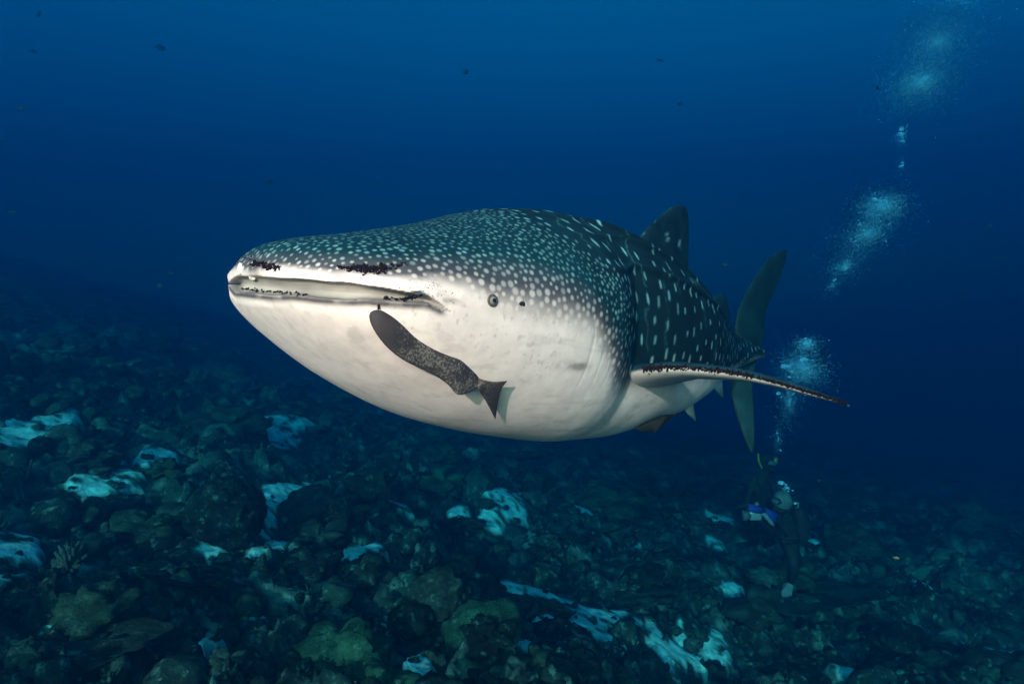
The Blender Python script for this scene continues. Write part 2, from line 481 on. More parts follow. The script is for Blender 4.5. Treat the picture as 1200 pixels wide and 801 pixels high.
# uncountable rubble and small coral growth: one object
protos = [rock_proto(2, 40 + i, k) for i, k in enumerate(['knob', 'dome', 'lobed', 'knob', 'rock', 'knob'])]
small = [rock_proto(1, 60 + i, k) for i, k in enumerate(['knob', 'rock', 'lobed', 'knob'])]
twigs = [branch_proto(200 + i, 12) for i in range(4)]
def scatter(n, protos, rmin, rmax, size, seed, sand_ok):
    rs = np.random.default_rng(seed)
    a = np.radians(rs.uniform(-52, 52, n)); r = rmin * (rmax / rmin) ** rs.uniform(0, 1, n)
    x, y = r * np.sin(a), r * np.cos(a)
    z, m = ground(x, y, False)
    clump = fbm(np.stack([x, y, z], -1) * 0.9, 3, 90 + seed)
    keep = (rs.uniform(0, 1, n) < np.where(m > 0.05, sand_ok, 0.55 + 0.8 * clump))
    V, Fc, C = [], [], []; o = 0
    for i in np.nonzero(keep)[0]:
        v, f = protos[rs.integers(len(protos))]
        s = size * math.exp(rs.normal(0, 0.42)) * (0.6 + 0.055 * r[i])
        q = rs.uniform(0, 6.28); c, sn = math.cos(q), math.sin(q)
        u = v * np.array([s * rs.uniform(.7, 1.3), s * rs.uniform(.7, 1.3), s * rs.uniform(.6, 1.25)])
        t1 = rs.normal(0, 0.35)
        u = np.stack([u[:, 0], u[:, 1] * math.cos(t1) - u[:, 2] * math.sin(t1), u[:, 1] * math.sin(t1) + u[:, 2] * math.cos(t1)], -1)
        u = np.stack([u[:, 0] * c - u[:, 1] * sn + x[i], u[:, 0] * sn + u[:, 1] * c + y[i], u[:, 2] + z[i] + 0.1 * s], -1)
        b = np.array([(0.012, 0.038, 0.031), (0.015, 0.038, 0.032), (0.007, 0.019, 0.017), (0.014, 0.050, 0.038), (0.07, 0.16, 0.14), (0.028, 0.075, 0.063)][rs.choice(6, p=[.26, .22, .25, .15, .03, .09])])
        C.append(np.repeat(b[None] * rs.uniform(0.40, 0.95), len(v), 0)); V.append(u); Fc.append(f + o); o += len(v)
    return np.concatenate(V), np.concatenate(Fc), np.concatenate(C)
v1, f1, c1 = scatter(3700, protos, 3.2, 22, 0.105, 5, 0.16)
v2, f2, c2 = scatter(5600, small, 3.2, 14, 0.045, 6, 0.30)
v3, f3, c3 = scatter(1900, twigs, 3.2, 14, 0.075, 7, 0.0)
me = np_mesh('coral_rubble', np.concatenate([v1, v2, v3]), np.concatenate([f1, f2 + len(v1), f3 + len(v1) + len(v2)]), True, np.concatenate([c1, c2, c3]))
tag(link('coral_rubble', me, M_reef), 'small dark coral growth and rubble covering the reef', 'coral rubble', kind='stuff')

# ------------------------------------------------------------------ the whale shark
SL = 4.55                                             # snout to tail root, metres
SP0 = np.array([-0.735, 1.90, 0.14])
T_phi = ([0, .5, 1.0, 1.5, 2.2, 3.2, 4.0, 4.55], [44, 44, 42, 38, 34, 33, 38, 48])
T_roll = ([0, 1.2, 2.5, 4.55], [5, 5, 3, 0])
T_z = ([0, .5, 1.0, 2.0, 3.0, 3.6, 4.55], [0, -.00, -.02, -.10, -.19, -.23, -.235])
T_a = ([0, .01, .03, .07, .15, .3, .6, .9, 1.1, 1.2, 1.36, 1.6, 2.3, 3.0, 3.7, 4.2, 4.55],
       [0, .14, .23, .32, .405, .46, .50, .515, .505, .475, .405, .405, .38, .265, .155, .085, .02])
T_T = ([0, .01, .03, .07, .15, .3, .6, .9, 1.3, 1.8, 2.3, 3.0, 3.7, 4.2, 4.55],
       [0, .066, .112, .147, .174, .204, .278, .380, .440, .440, .395, .265, .17, .10, .035])
T_B = ([0, .01, .03, .07, .15, .3, .6, .9, 1.3, 1.6, 1.9, 2.3, 3.0, 3.7, 4.2, 4.55],
       [0, .030, .055, .095, .165, .275, .415, .478, .520, .515, .480, .425, .27, .13, .075, .03])
_ss = np.linspace(0, SL, 500); _ph = np.radians(pchip(T_phi, _ss))
_SX = np.concatenate([[0], np.cumsum((np.sin(_ph[1:]) + np.sin(_ph[:-1])) / 2 * np.diff(_ss))])
_SY = np.concatenate([[0], np.cumsum((np.cos(_ph[1:]) + np.cos(_ph[:-1])) / 2 * np.diff(_ss))])
def spine(s):
    c = np.stack([SP0[0] + np.interp(s, _ss, _SX), SP0[1] + np.interp(s, _ss, _SY), SP0[2] + pchip(T_z, s)], -1)
    p = np.radians(pchip(T_phi, s)); r = np.radians(pchip(T_roll, s))
    left = np.stack([np.cos(p) * np.cos(r), -np.sin(p) * np.cos(r), -np.sin(r)], -1)
    back = np.stack([np.sin(p), np.cos(p), 0 * p], -1)
    up = np.cross(back, left)
    up = np.where(up[..., 2:3] < 0, -up, up)
    return c, left, back, up

NS, NT = 700, 500
s1 = np.concatenate([0.0004 + 1.45 * np.linspace(0, 1, 520) ** 1.55, np.linspace(1.45, SL, NS - 520 + 1)[1:]])
th1 = np.linspace(0, 2 * np.pi, NT, endpoint=False)
S, TH = np.meshgrid(s1, th1, indexing='ij')
a = pchip(T_a, S); TT = pchip(T_T, S); BB = pchip(T_B, S)
ct, st = np.cos(TH), np.sin(TH)
a_low = pchip(([0, .9, 1.15, 1.4, 1.7, 2.3, 3.0, 3.7, 4.2, SL], [0, .515, .50, .465, .43, .395, .29, .165, .085, .02]), S)
a_ = np.where(S > 0.9, a_low + (a - a_low) * (0.45 + 0.55 * sstep(-0.75, -0.15, st)), a)
nn = np.where(st >= 0, pchip(([0, .3, .7, 1.0, 1.2, 1.42, SL], [2.4, 2.3, 2.05, 1.82, 1.88, 2.45, 2.3]), S), 2.2)
ly = a_ * np.sign(ct) * np.abs(ct) ** (2 / nn)
lz = np.where(st >= 0, TT, BB) * np.sign(st) * np.abs(st) ** (2 / nn)
ls = np.zeros_like(S)
# the gill bulge narrows to the trunk: full step on the flank, gone at the back and the belly
# long ridges along the trunk
ridge = np.zeros_like(S)
for k in (0.50, 0.86, 1.16):
    for c0 in (k, math.pi - k):
        ridge += np.exp(-((TH - c0) / 0.035) ** 2)
rw = 0.016 * ridge * sstep(0.9, 1.5, S) * (1 - sstep(3.6, 4.3, S))
ly *= 1 + rw / 0.4; lz *= 1 + rw / 0.4
# gill slits above the pectoral fin
for g0 in (0.93, 1.0, 1.07, 1.14):
    band = np.exp(-((S - g0 - 0.06 * lz) / 0.007) ** 2) * sstep(-0.30, -0.18, lz) * (1 - sstep(0.02, 0.12, lz))
    ly -= np.sign(ly) * 0.0008 * band
# mouth
corner = np.clip(1 - S / 0.335, 0, 1)
half = 0.024 * np.sqrt(corner) * (0.12 + 0.88 * sstep(-0.27, -0.12, ly)) + 1e-5
lipn = vnoise(np.stack([S * 9, ly * 9, 0 * S], -1), 91)
hc = 0.022 - 0.008 * S / 0.36 - 0.030 * sstep(0.25, 0.345, S) + 0.0025 * lipn
half = half * (1 + 0.16 * vnoise(np.stack([S * 14, ly * 14, 0 * S + 5], -1), 92))
tm = (lz - hc) / half
slot = np.where((np.abs(tm) < 1) & (S < 0.36), np.sqrt(np.clip(1 - tm ** 2, 0, 1)), 0) ** 0.7
dirs, diry = 0.40 - S, -ly
dn = np.sqrt(dirs ** 2 + diry ** 2) + 1e-6
depth = 0.034 * slot * np.minimum(1, corner * 5)
upper_lip = np.exp(-((lz - hc - half - 0.022) / 0.020) ** 2) * sstep(0, 0.2, corner)
lower_lip = np.exp(-((lz - hc + half + 0.006) / 0.010) ** 2) * sstep(0, 0.2, corner)
push = depth - (0.010 + 0.003 * lipn) * upper_lip - 0.004 * lower_lip
ls += dirs / dn * push; ly += diry / dn * push
# fold running back from the mouth corner, soft crease under the jaw
fold = np.exp(-((lz + 0.035 * sstep(.34, .48, S) - 0.010) / 0.008) ** 2) * sstep(.30, .35, S) * (1 - sstep(.34, .41, S))
ly -= np.sign(ly) * 0.006 * fold
wob = fbm(np.stack([S * 3.1, ly * 3.1, lz * 3.1], -1), 3, 21)
C0, LF, BK, UP = spine(S)
W = C0 + LF * (ly + 0.004 * wob * np.sign(ly))[..., None] + BK * ls[..., None] + UP * lz[..., None]

# pigment, plus lost light put into the dark colours and spots
white = np.array([0.74, 0.635, 0.595])
hb = pchip(([0, .1, .2, .3, .42, .5, .7, .9, 1.02, 1.15, 1.3, 1.6, 2.5, 3.5, 4.55],
            [.066, .068, .070, .070, .045, .025, .012, -.03, -.12, -.23, -.25, -.21, -.17, -.10, -.05]), S)
pn = np.stack([S, ly, lz], -1)
nz1 = fbm(pn * 7, 4, 31); nz2 = fbm(pn * 30, 3, 41)
Hd = lz - hb + 0.018 * nz1
soft = 0.016 + 0.050 * sstep(0.25, 0.6, S)
dark = sstep(-1, 1, Hd / soft)
up_w = sstep(0.0, 0.07 + 0.10 * sstep(0.2, 0.6, S), lz - hb)
SH = S + 0.34 * sstep(0.25, 0.95, st)          # the shoulder line runs obliquely forward and up
body_w = sstep(1.10, 1.36, SH)
near_c = np.array([0.066, 0.062, 0.070]); top_c = np.array([0.003, 0.027, 0.035]); body_c = np.array([0.003, 0.018, 0.023])  # blue-grey skin; the back's lack of red light is coloured in too
dk = near_c * (1 - up_w)[..., None] + top_c * up_w[..., None]
dk = dk * (1 - body_w)[..., None] + body_c * body_w[..., None]  # trunk darker than the head: light falloff put into the colour
dk = dk * (1 + 0.25 * nz1[..., None])

# spots: small and close on the head, larger and wider apart on the trunk
cell = {}
spots = []
def spot_spacing(s, h):
    fr = float(np.clip(s / 0.55, 0, 1))
    hd = 0.0135 + 0.003 * fr + (0.002 + 0.006 * fr) * float(np.clip((0.2 - h) / 0.2, 0, 1)) + 0.003 * float(np.clip((s - 0.5) / 0.6, 0, 1))
    t = float(sstep(1.10, 1.40, np.array(s)))
    return hd * (1 - t) + 0.082 * t
Ncand = 130000
cs = np.where(RNG.uniform(0, 1, Ncand) < 0.85, RNG.uniform(0.0, 1.0, Ncand) ** 1.3 * 1.35, RNG.uniform(1.25, SL, Ncand))
ci = np.clip(np.searchsorted(s1, cs), 1, NS - 2)
cj = RNG.integers(0, NT, Ncand)
Wf = W
for i, j in zip(ci, cj):
    if Hd[i, j] < (-0.030 if s1[i] > 0.4 else 0.004): continue
    sp = spot_spacing(SH[i, j], lz[i, j] - hb[i, j])
    p = Wf[i, j]; key = (int(p[0] // 0.09), int(p[1] // 0.09), int(p[2] // 0.09)); ok = True
    for dx in (-1, 0, 1):
        for dy in (-1, 0, 1):
            for dz in (-1, 0, 1):
                for q, qs in cell.get((key[0] + dx, key[1] + dy, key[2] + dz), ()):
                    m_ = 0.5 * (sp + qs)
                    if (p[0] - q[0]) ** 2 + (p[1] - q[1]) ** 2 + (p[2] - q[2]) ** 2 < m_ * m_: ok = False; break
                if not ok: break
            if not ok: break
        if not ok: break
    if ok:
        cell.setdefault(key, []).append((p, sp)); spots.append((i, j, sp))
spotv = np.zeros((NS, NT))
for i, j, sp in spots:
    t = np.clip((sp - 0.03) / 0.05, 0, 1)
    nb_ = float(1 - sstep(0.0, 0.12, lz[i, j] - hb[i, j])) * float(sstep(0.25, 0.5, s1[i]))
    r0 = ((0.34 + 0.10 * nb_) * sp * (1 - t) + 0.19 * sp * t) * random.uniform(0.6, 1.3)
    br = random.uniform(0.4 + 0.3 * nb_, 1.0) if t < 0.3 else random.uniform(0.5, 1.0)
    di = 1
    while i + di < NS - 1 and s1[i + di] - s1[i] < r0 * 2.2 and di < 60: di += 1
    lo, hi = max(0, i - 3 * di), min(NS, i + di + 1)
    lo = max(lo, int(np.searchsorted(s1, s1[i] - 2.2 * r0)))
    girth = max(a[i, 0], 0.03)
    dj = min(NT // 2 - 1, int(r0 * 2.6 / (girth * 2 * math.pi / NT)) + 2)
    jj = np.arange(j - dj, j + dj + 1) % NT
    sub = W[lo:hi][:, jj] - W[i, j]
    al = (sub * BK[i, j]).sum(-1) + 0.35 * t * sub[..., 2]
    d2 = np.sqrt(np.maximum((sub ** 2).sum(-1) - al ** 2, 0) + (al * (1.0 + 1.3 * t)) ** 2) / (1.0 + 0.55 * t)
    spotv[lo:hi, jj] = np.maximum(spotv[lo:hi, jj], br * (1 - sstep(0.55 * r0, 1.25 * r0, d2)))
# faint pale bars on the trunk between the spot rows
bars = np.exp(-(((S + 0.05 * nz1 + 0.10 * lz) % 0.17 - 0.085) / 0.006) ** 2) * body_w * sstep(0.0, 0.6, nz1 + 0.25) * (1 - sstep(3.6, 4.2, S)) * 0.13
spotv = np.maximum(spotv, bars)
spot_c = np.array([0.10, 0.26, 0.28])  # white spots tinted bluish: missing red light put into their colour
spot_near = np.array([0.50, 0.45, 0.43])
spot_t = np.array([0.16, 0.40, 0.43])  # trunk spots carry the same painted loss of red light
spot_c = spot_c * (1 - body_w)[..., None] + spot_t * body_w[..., None]
sc_ = spot_near * (1 - up_w)[..., None] + spot_c * up_w[..., None]
dk = dk * (1 - spotv[..., None]) + sc_ * spotv[..., None]
mott = fbm(pn * 2.2 + 3, 4, 71); scr = fbm(np.stack([S * 6, ly * 40, lz * 40], -1), 3, 73)
bel = white * (1 + 0.06 * nz1 + 0.07 * mott - 0.12 * sstep(0.45, 0.8, scr) + 0.03 * nz2)[..., None]
# scuffs and small grey flecks on the pale skin
fleck = sstep(0.55, 0.8, fbm(pn * 75, 2, 43)) * 0.22 * sstep(0.0, 0.5, fbm(pn * 4 + 7, 2, 51))
bel = bel * (1 - fleck[..., None])
scuff = np.exp(-((S - 0.86) / 0.07) ** 2 - ((lz + 0.165) / 0.016) ** 2) * (ly > 0)
bel = bel * (1 - 0.6 * np.clip(scuff * (0.7 + 1.2 * nz2), 0, 1)[..., None])
col = bel * (1 - dark[..., None]) + dk * dark[..., None]
# lips and mouth lining
lining = np.array([0.30, 0.275, 0.245]) * (1 + 0.35 * fbm(np.stack([S * 5, ly * 5, lz * 60], -1), 3, 61))[..., None]
lm = (sstep(0.05, 0.35, slot))[..., None]
col = col * (1 - lm) + lining * lm
lipd = np.exp(-((lz - hc + half + 0.006) / 0.010) ** 2) * sstep(0.0, 0.12, corner) * (0.9 + 0.2 * nz2)
col = col * (1 - np.clip(lipd, 0, 0.93)[..., None]) + np.array([0.030, 0.028, 0.030]) * np.clip(lipd, 0, 0.93)[..., None]
foldc = np.clip(fold * 0.45, 0, 1)[..., None]
col = col * (1 - foldc) + np.array([0.10, 0.09, 0.085]) * foldc

verts = [W.reshape(-1, 3)]; cols = [np.clip(col, 0.005, 0.9).reshape(-1, 3)]
idx = np.arange(NS * NT).reshape(NS, NT); nx = np.roll(idx, -1, 1)
quads = [np.stack([idx[:-1], nx[:-1], nx[1:], idx[1:]], -1).reshape(-1, 4)]
nv = NS * NT
# snout tip and tail root closed by fans (degenerate quads avoided by pairing)
tipc = W[0].mean(0); endc = W[-1].mean(0)
verts += [tipc[None], endc[None]]; cols += [col[0].mean(0)[None], col[-1].mean(0)[None]]
ev = idx[0, 0::2]; od = idx[0, 1::2]; nxt = np.roll(ev, -1)
quads.append(np.stack([np.full(NT // 2, nv), nxt, od, ev], -1))
ev = idx[-1, 0::2]; od = idx[-1, 1::2]; nxt = np.roll(ev, -1)
quads.append(np.stack([np.full(NT // 2, nv + 1), ev, od, nxt], -1))
nv += 2

def fin(le, te, thick, normal, colour, nchord=28, nspan=40, rootflare=0.0):
    """blade with rounded section; le/te are lists of points from root to tip; colour(points, side, chord, span)->rgb"""
    global nv
    le, te, thick = np.array(le, float), np.array(te, float), np.array(thick, float)
    n = len(le); tt = np.linspace(0, 1, n); q = np.linspace(0, 1, nspan)
    def rs(A): return np.stack([pchip((tt, A[:, k]), q) for k in range(A.shape[1])], -1)
    L_, T_ = rs(le), rs(te); th_ = pchip((tt, thick), q)
    u = np.linspace(0, 2 * np.pi, 2 * nchord, endpoint=False)
    x = 0.5 * (1 - np.cos(u)); prof = np.sin(u) * (1 - 0.62 * x) * 1.15
    nrm = np.array(normal, float)
    if nrm.ndim == 1: nrm = np.repeat(nrm[None], nspan, 0)
    P = L_[:, None] * (1 - x)[None, :, None] + T_[:, None] * x[None, :, None] + nrm[:, None] * (0.5 * th_[:, None] * prof[None])[..., None]
    sd = np.repeat(np.sign(np.sin(u + 1e-6))[None], nspan, 0)
    c = colour(P, np.repeat(np.sin(u)[None], nspan, 0), np.repeat(x[None], nspan, 0), np.repeat(q[:, None], 2 * nchord, 1))
    m = 2 * nchord
    ix = np.arange(nspan * m).reshape(nspan, m) + nv; jx = np.roll(ix, -1, 1)
    quads.append(np.stack([ix[:-1], jx[:-1], jx[1:], ix[1:]], -1).reshape(-1, 4))
    tip = ix[-1]
    quads.append(np.stack([tip[:nchord - 1], tip[1:nchord], tip[::-1][:nchord - 1], np.roll(tip[::-1], 1)[:nchord - 1]], -1))
    verts.append(P.reshape(-1, 3)); cols.append(np.clip(c, 0.004, 0.9).reshape(-1, 3))
    nv += nspan * m
    return P

def fin_dark(spot_amt=0.0, base=(0.008, 0.024, 0.030), edge=0.0):
    def f(P, side, x, q):
        n = fbm(P * 9, 3, 5)
        c = np.array(base) * (1 + 0.35 * n)[..., None]
        if spot_amt:
            cellp = P * np.array([9.5, 9.5, 9.5]); fl = np.floor(cellp)
            cx = fl + 0.5 + 0.3 * (np.stack([_hash(fl[..., 0].astype(np.int64), fl[..., 1].astype(np.int64), fl[..., 2].astype(np.int64), k) for k in (1, 2, 3)], -1) - 0.5)
            dd = np.linalg.norm((cellp - cx) * np.array([1, 1, 0.6]), axis=-1)
            w = spot_amt * (1 - sstep(0.13, 0.26, dd)) * (_hash(fl[..., 0].astype(np.int64), fl[..., 1].astype(np.int64), fl[..., 2].astype(np.int64), 9) > 0.35) * sstep(0.32, 0.42, q)
            c = c * (1 - w[..., None]) + np.array([0.20, 0.38, 0.40]) * w[..., None]
        return c
    return f

# left pectoral fin, leading edge towards the photographer
lead = [(698, 440, 3.00), (736, 437, 2.66), (784, 430.5, 2.49), (850, 436, 2.51), (900, 446, 2.58), (950, 460.5, 2.67), (980, 469.5, 2.75), (995, 475, 2.83)]
le = [at_depth(*q) for q in lead]
chord = [0.50, 0.50, 0.46, 0.41, 0.34, 0.24, 0.13, 0.02]
bdir = np.array([0.60, 0.79, -0.105])
te = [p + bdir * c for p, c in zip(le, chord)]
def pect_col(P, side, x, q):
    n = fbm(P * 14, 3, 8)
    k = sstep(-0.10, 0.14, side + 0.02 + 0.08 * n)[..., None]
    top = np.array([0.014, 0.045, 0.055]) * (1 + 0.3 * n)[..., None]
    wh = np.array([0.58, 0.52, 0.48]) * (1 - 0.45 * sstep(0.3, 1.0, q))[..., None] * (1 + 0.06 * n)[..., None]
    rim = ((1 - sstep(0.002, 0.009, x)) * (1.0 + 0.9 * n) * sstep(0.16, 0.24, q))
    rim = np.clip(rim, 0, 0.85)[..., None]
    c = wh * (1 - k) + top * k
    return c * (1 - rim) + np.array([0.012, 0.009, 0.008]) * rim
PEC = fin(le, te, [0.17, 0.112, 0.074, 0.058, 0.046, 0.032, 0.016, 0.005], (-0.08, 0.06, 0.995), pect_col, 34, 90)
# right pectoral fin, mirrored on the far side
cR, lR, bR, uR = [v[0] for v in spine(np.array([1.30]))]
root = cR - lR * 0.38 - uR * 0.20
le = [root + (-lR * d_ + bR * (0.45 * d_) + uR * (0.12 * d_)) for d_ in (0, .2, .45, .65, .78)]
te = [p + bR * c for p, c in zip(le, (0.5, .45, .35, .2, .03))]
fin(le, te, [0.11, 0.09, 0.06, 0.03, 0.006], (uR * 0.87 + lR * -0.5), pect_col, 20, 30)

def vplane(s):
    c, l, b, u = [v[0] for v in spine(np.array([s]))]
    return c, l
# first dorsal fin
c, l = vplane(2.35)
LE = [(728, 308), (741, 290), (752, 275), (766, 260), (780, 247.5), (790, 241.5), (796, 239.5)]
TE = [(800, 345), (806, 326), (806.5, 303), (807, 283), (807, 263), (806, 249), (803.5, 242.5)]
fin([on_plane(*q, c, l) for q in LE], [on_plane(*q, c, l) for q in TE], [.10, .085, .065, .05, .036, .022, .008], l, fin_dark(0.75), 26, 60)
# second dorsal fin
c, l = vplane(3.5)
fin([on_plane(*q, c, l) for q in [(822, 374), (831, 354), (839, 346.5), (845, 344)]], [on_plane(*q, c, l) for q in [(858, 386), (854.5, 367), (852.5, 353), (850, 345.5)]],
    [.05, .04, .025, .006], l, fin_dark(0), 14, 20)
# tail fin: plane swung to the left
cT, lT, bT, uT = [v[0] for v in spine(np.array([SL - 0.08]))]
ph = math.radians(58); nT = np.array([math.cos(ph), -math.sin(ph), 0]); 
UPL = [(868, 416, 895, 416), (863, 400, 893, 404), (861, 384, 894, 391), (864.5, 364, 897, 366), (874.5, 342, 907.5, 342), (889, 318, 916.5, 318), (905, 299, 921, 302), (919, 292, 922.5, 293)]
fin([on_plane(q[0], q[1], cT, nT) for q in UPL], [on_plane(q[2], q[3], cT, nT) for q in UPL], [.09, .085, .075, .06, .045, .03, .018, .006], nT, fin_dark(0, (0.004, 0.017, 0.019)), 22, 50)
def low_col(P, side, x, q):
    n = fbm(P * 10, 3, 15); k = sstep(0.0, 0.09, x + 0.03 * n)[..., None]
    return np.array([0.02, 0.022, 0.022]) * (1 - k) + np.array([0.016, 0.042, 0.043]) * (1 + 0.3 * n)[..., None] * k
LOL = [(864, 404, 890, 410), (857, 424, 884, 432), (856, 449, 881.5, 452), (861, 478, 883, 480), (869, 503, 884, 505), (876, 521, 883, 522), (881, 531, 882, 531)]
fin([on_plane(q[0], q[1], cT, nT) for q in LOL], [on_plane(q[2], q[3], cT, nT) for q in LOL], [.08, .065, .05, .04, .028, .016, .005], nT, low_col, 22, 44)
# pelvic and anal fins
def pale_fin(P, side, x, q):
    n = fbm(P * 10, 3, 25)
    return (np.array([0.42, 0.42, 0.38]) * (1 - 0.55 * sstep(0.2, 1, q))[..., None]) * (1 + 0.2 * n)[..., None]
cP, lP, bP, uP = [v[0] for v in spine(np.array([2.75]))]
pel = cP + lP * 0.17 - uP * 0.27
nP = lP * 0.9 + uP * 0.3
fin([on_plane(*q, pel, nP) for q in [(790, 470), (801, 479), (809, 487), (814.5, 492.5)]], [on_plane(*q, pel, nP) for q in [(806, 452), (812, 466), (813, 478), (815.5, 492)]], [.06, .045, .025, .005], nP, pale_fin, 12, 18)
fin([p - lP * 0.30 + uP * 0.10 for p in [on_plane(*q, pel, nP) for q in [(790, 470), (801, 479), (809, 487), (814.5, 492.5)]]], [p - lP * 0.30 + uP * 0.10 for p in [on_plane(*q, pel, nP) for q in [(806, 452), (812, 466), (813, 478), (815.5, 492)]]], [.06, .045, .025, .005], nP, pale_fin, 12, 18)
cP, lP, bP, uP = [v[0] for v in spine(np.array([3.45]))]
an = cP - uP * 0.15
fin([on_plane(*q, an, lP) for q in [(822, 442), (834, 453), (841, 460), (846, 465.5)]], [on_plane(*q, an, lP) for q in [(842, 434), (846, 446), (847, 456), (847.5, 465)]], [.05, .035, .02, .005], lP, pale_fin, 12, 18)

verts = np.concatenate(verts); cols = np.concatenate(cols); quads = np.concatenate(quads)
shark_origin = spine(np.array([1.8]))[0][0]
shark = link('whale_shark', None, loc=shark_origin)
tag(shark, 'huge whale shark with white-spotted dark back and pale belly swimming over the reef', 'whale shark')
me = np_mesh('whale_shark_body', verts - shark_origin, quads, True, cols)
link('body', me, M_skin, shark)

# ray casts on a thinned copy of the hull give the places of eye, nostrils, remoras
ii = np.arange(0, NS, 3); jj = np.arange(0, NT, 3)
hv = W[ii][:, jj].reshape(-1, 3); hx = np.arange(len(ii) * len(jj)).reshape(len(ii), len(jj)); hn = np.roll(hx, -1, 1)
hq = np.stack([hx[:-1], hn[:-1], hn[1:], hx[1:]], -1).reshape(-1, 4)
HULL = BVHTree.FromPolygons(hv.tolist(), hq.tolist())
def on_shark(px, py):
    r = Vector(ray(px, py)).normalized()
    hit, nrm, _, _ = HULL.ray_cast(Vector((0, 0, 0)), r)
    if hit is None: return None, None
    if nrm.dot(r) > 0: nrm = -nrm
    return np.array(hit), np.array(nrm)

# eye: dark socket ring, grey iris, pupil
def uv_cap(r, bulge, seg=20, rings=6, inner=0.0):
    V, Fc = [], []
    for i in range(rings + 1):
        q = inner + (1 - inner) * i / rings
        for k in range(seg):
            an_ = 2 * math.pi * k / seg
            V.append((r * q * math.cos(an_), r * q * math.sin(an_), bulge * math.sqrt(max(0, 1 - q * q))))
    for i in range(rings):
        for k in range(seg):
            a_, b_ = i * seg + k, i * seg + (k + 1) % seg
            Fc.append((a_, a_ + seg, b_ + seg, b_))
    return np.array(V), np.array(Fc)
def torus(R, r, seg=28, tseg=10):
    V, Fc = [], []
    for i in range(seg):
        for k in range(tseg):
            A, B = 2 * math.pi * i / seg, 2 * math.pi * k / tseg
            V.append(((R + r * math.cos(B)) * math.cos(A), (R + r * math.cos(B)) * math.sin(A), r * math.sin(B)))
            Fc.append((i * tseg + k, ((i + 1) % seg) * tseg + k, ((i + 1) % seg) * tseg + (k + 1) % tseg, i * tseg + (k + 1) % tseg))
    return np.array(V), np.array(Fc)
ep, en = on_shark(577, 352)
rot = Vector(en).to_track_quat('Z', 'Y').to_euler()
v, f = uv_cap(0.0135, 0.009)
eye = link('eye', np_mesh('eye', v, f), plain('eye_iris', (0.16, 0.15, 0.13), 0.2, 0.4, 200), shark, ep - shark_origin + en * 0.001, rot)
v, f = torus(0.0145, 0.0042)
link('eyelid', np_mesh('eyelid', v, f), plain('eyelid_skin', (0.075, 0.065, 0.062), 0.5, 0.3, 120), eye)
v, f = uv_cap(0.0062, 0.0035)
link('pupil', np_mesh('pupil', v, f), plain('eye_pupil', (0.006, 0.006, 0.007), 0.08), eye, (0, 0, 0.0075))
sp_, sn_ = on_shark(612, 356)
v, f = icosphere(2)
link('spiracle', np_mesh('spiracle', v * np.array([0.012, 0.007, 0.003]) * (1 + 0.25 * vnoise(v * 2, 4))[:, None], f), plain('spiracle_dark', (0.02, 0.017, 0.016), 0.6), shark,
     sp_ - shark_origin + sn_ * 0.001, Vector(sn_).to_track_quat('Z', 'Y').to_euler())
# nasal flaps over the upper lip
M_flap = plain('nasal_flap_skin', (0.70, 0.61, 0.54), 0.5, 0.1, 60, 0.2)
for px, py, sx, sy in ((282, 315, 0.012, 0.018), (296, 325, 0.018, 0.008), (484, 339, 0.034, 0.005)):
    p, n = on_shark(px, py)
    if p is None: continue
    v, f = icosphere(3)
    v = v * (1 + 0.18 * vnoise(v * 1.8 + px, 5))[:, None] * np.array([sx, 0.0075, sy])
    link('nasal_flap', np_mesh('nasal_flap', v, f), M_flap, shark, p - shark_origin, (0, 0.1, math.radians(-44)))

# parasitic copepods: too small to count, one part
cop_v, cop_f, o_ = [], [], 0
ov, of = icosphere(0)
def copepod(p, n, L_, seed):
    global o_
    rs = np.random.default_rng(seed)
    d0 = np.cross(n, rs.normal(0, 1, 3)); d0 /= np.linalg.norm(d0); e0 = np.cross(n, d0)
    d0 = d0 + n * rs.uniform(-0.1, 0.8)
    w = L_ * 0.32
    cop_v.append(p + n * w * 0.6 + ov[:, :1] * d0 * L_ * 0.5 + ov[:, 1:2] * e0 * w + ov[:, 2:3] * n * w * 0.7)
    cop_f.append(of + o_); o_ += len(ov)
def patch(n_, pts, wpx, L_):
    global RNG
    pts = np.array(pts, float); seg = np.concatenate([[0], np.cumsum(np.linalg.norm(np.diff(pts, axis=0), axis=1))])
    for k in range(n_):
        q = RNG.uniform(0, seg[-1]); x = np.interp(q, seg, pts[:, 0]); y = np.interp(q, seg, pts[:, 1])
        p, n = on_shark(x + RNG.normal(0, wpx), y + RNG.normal(0, wpx))
        if p is not None: copepod(p, n, L_ * RNG.uniform(0.6, 1.4), int(RNG.integers(1 << 30)))
patch(70, [(297, 310), (312, 311), (327, 313)], 1.6, 0.010)
patch(130, [(398, 314), (420, 314.5), (440, 316), (458, 312.5), (476, 310.5)], 1.7, 0.009)
patch(70, [(422, 315), (450, 316)], 3.0, 0.009)
patch(46, [(449, 349.5), (470, 351), (494, 346)], 1.2, 0.008)
patch(80, [(282, 339), (330, 343), (360, 346)], 1.0, 0.007)
patch(6, [(443, 358), (446, 362)], 0.8, 0.008)
patch(60, [(490, 330), (530, 345)], 9, 0.003)
patch(5, [(283, 303), (302, 304)], 1.5, 0.009)
LEp = PEC[:, 0]
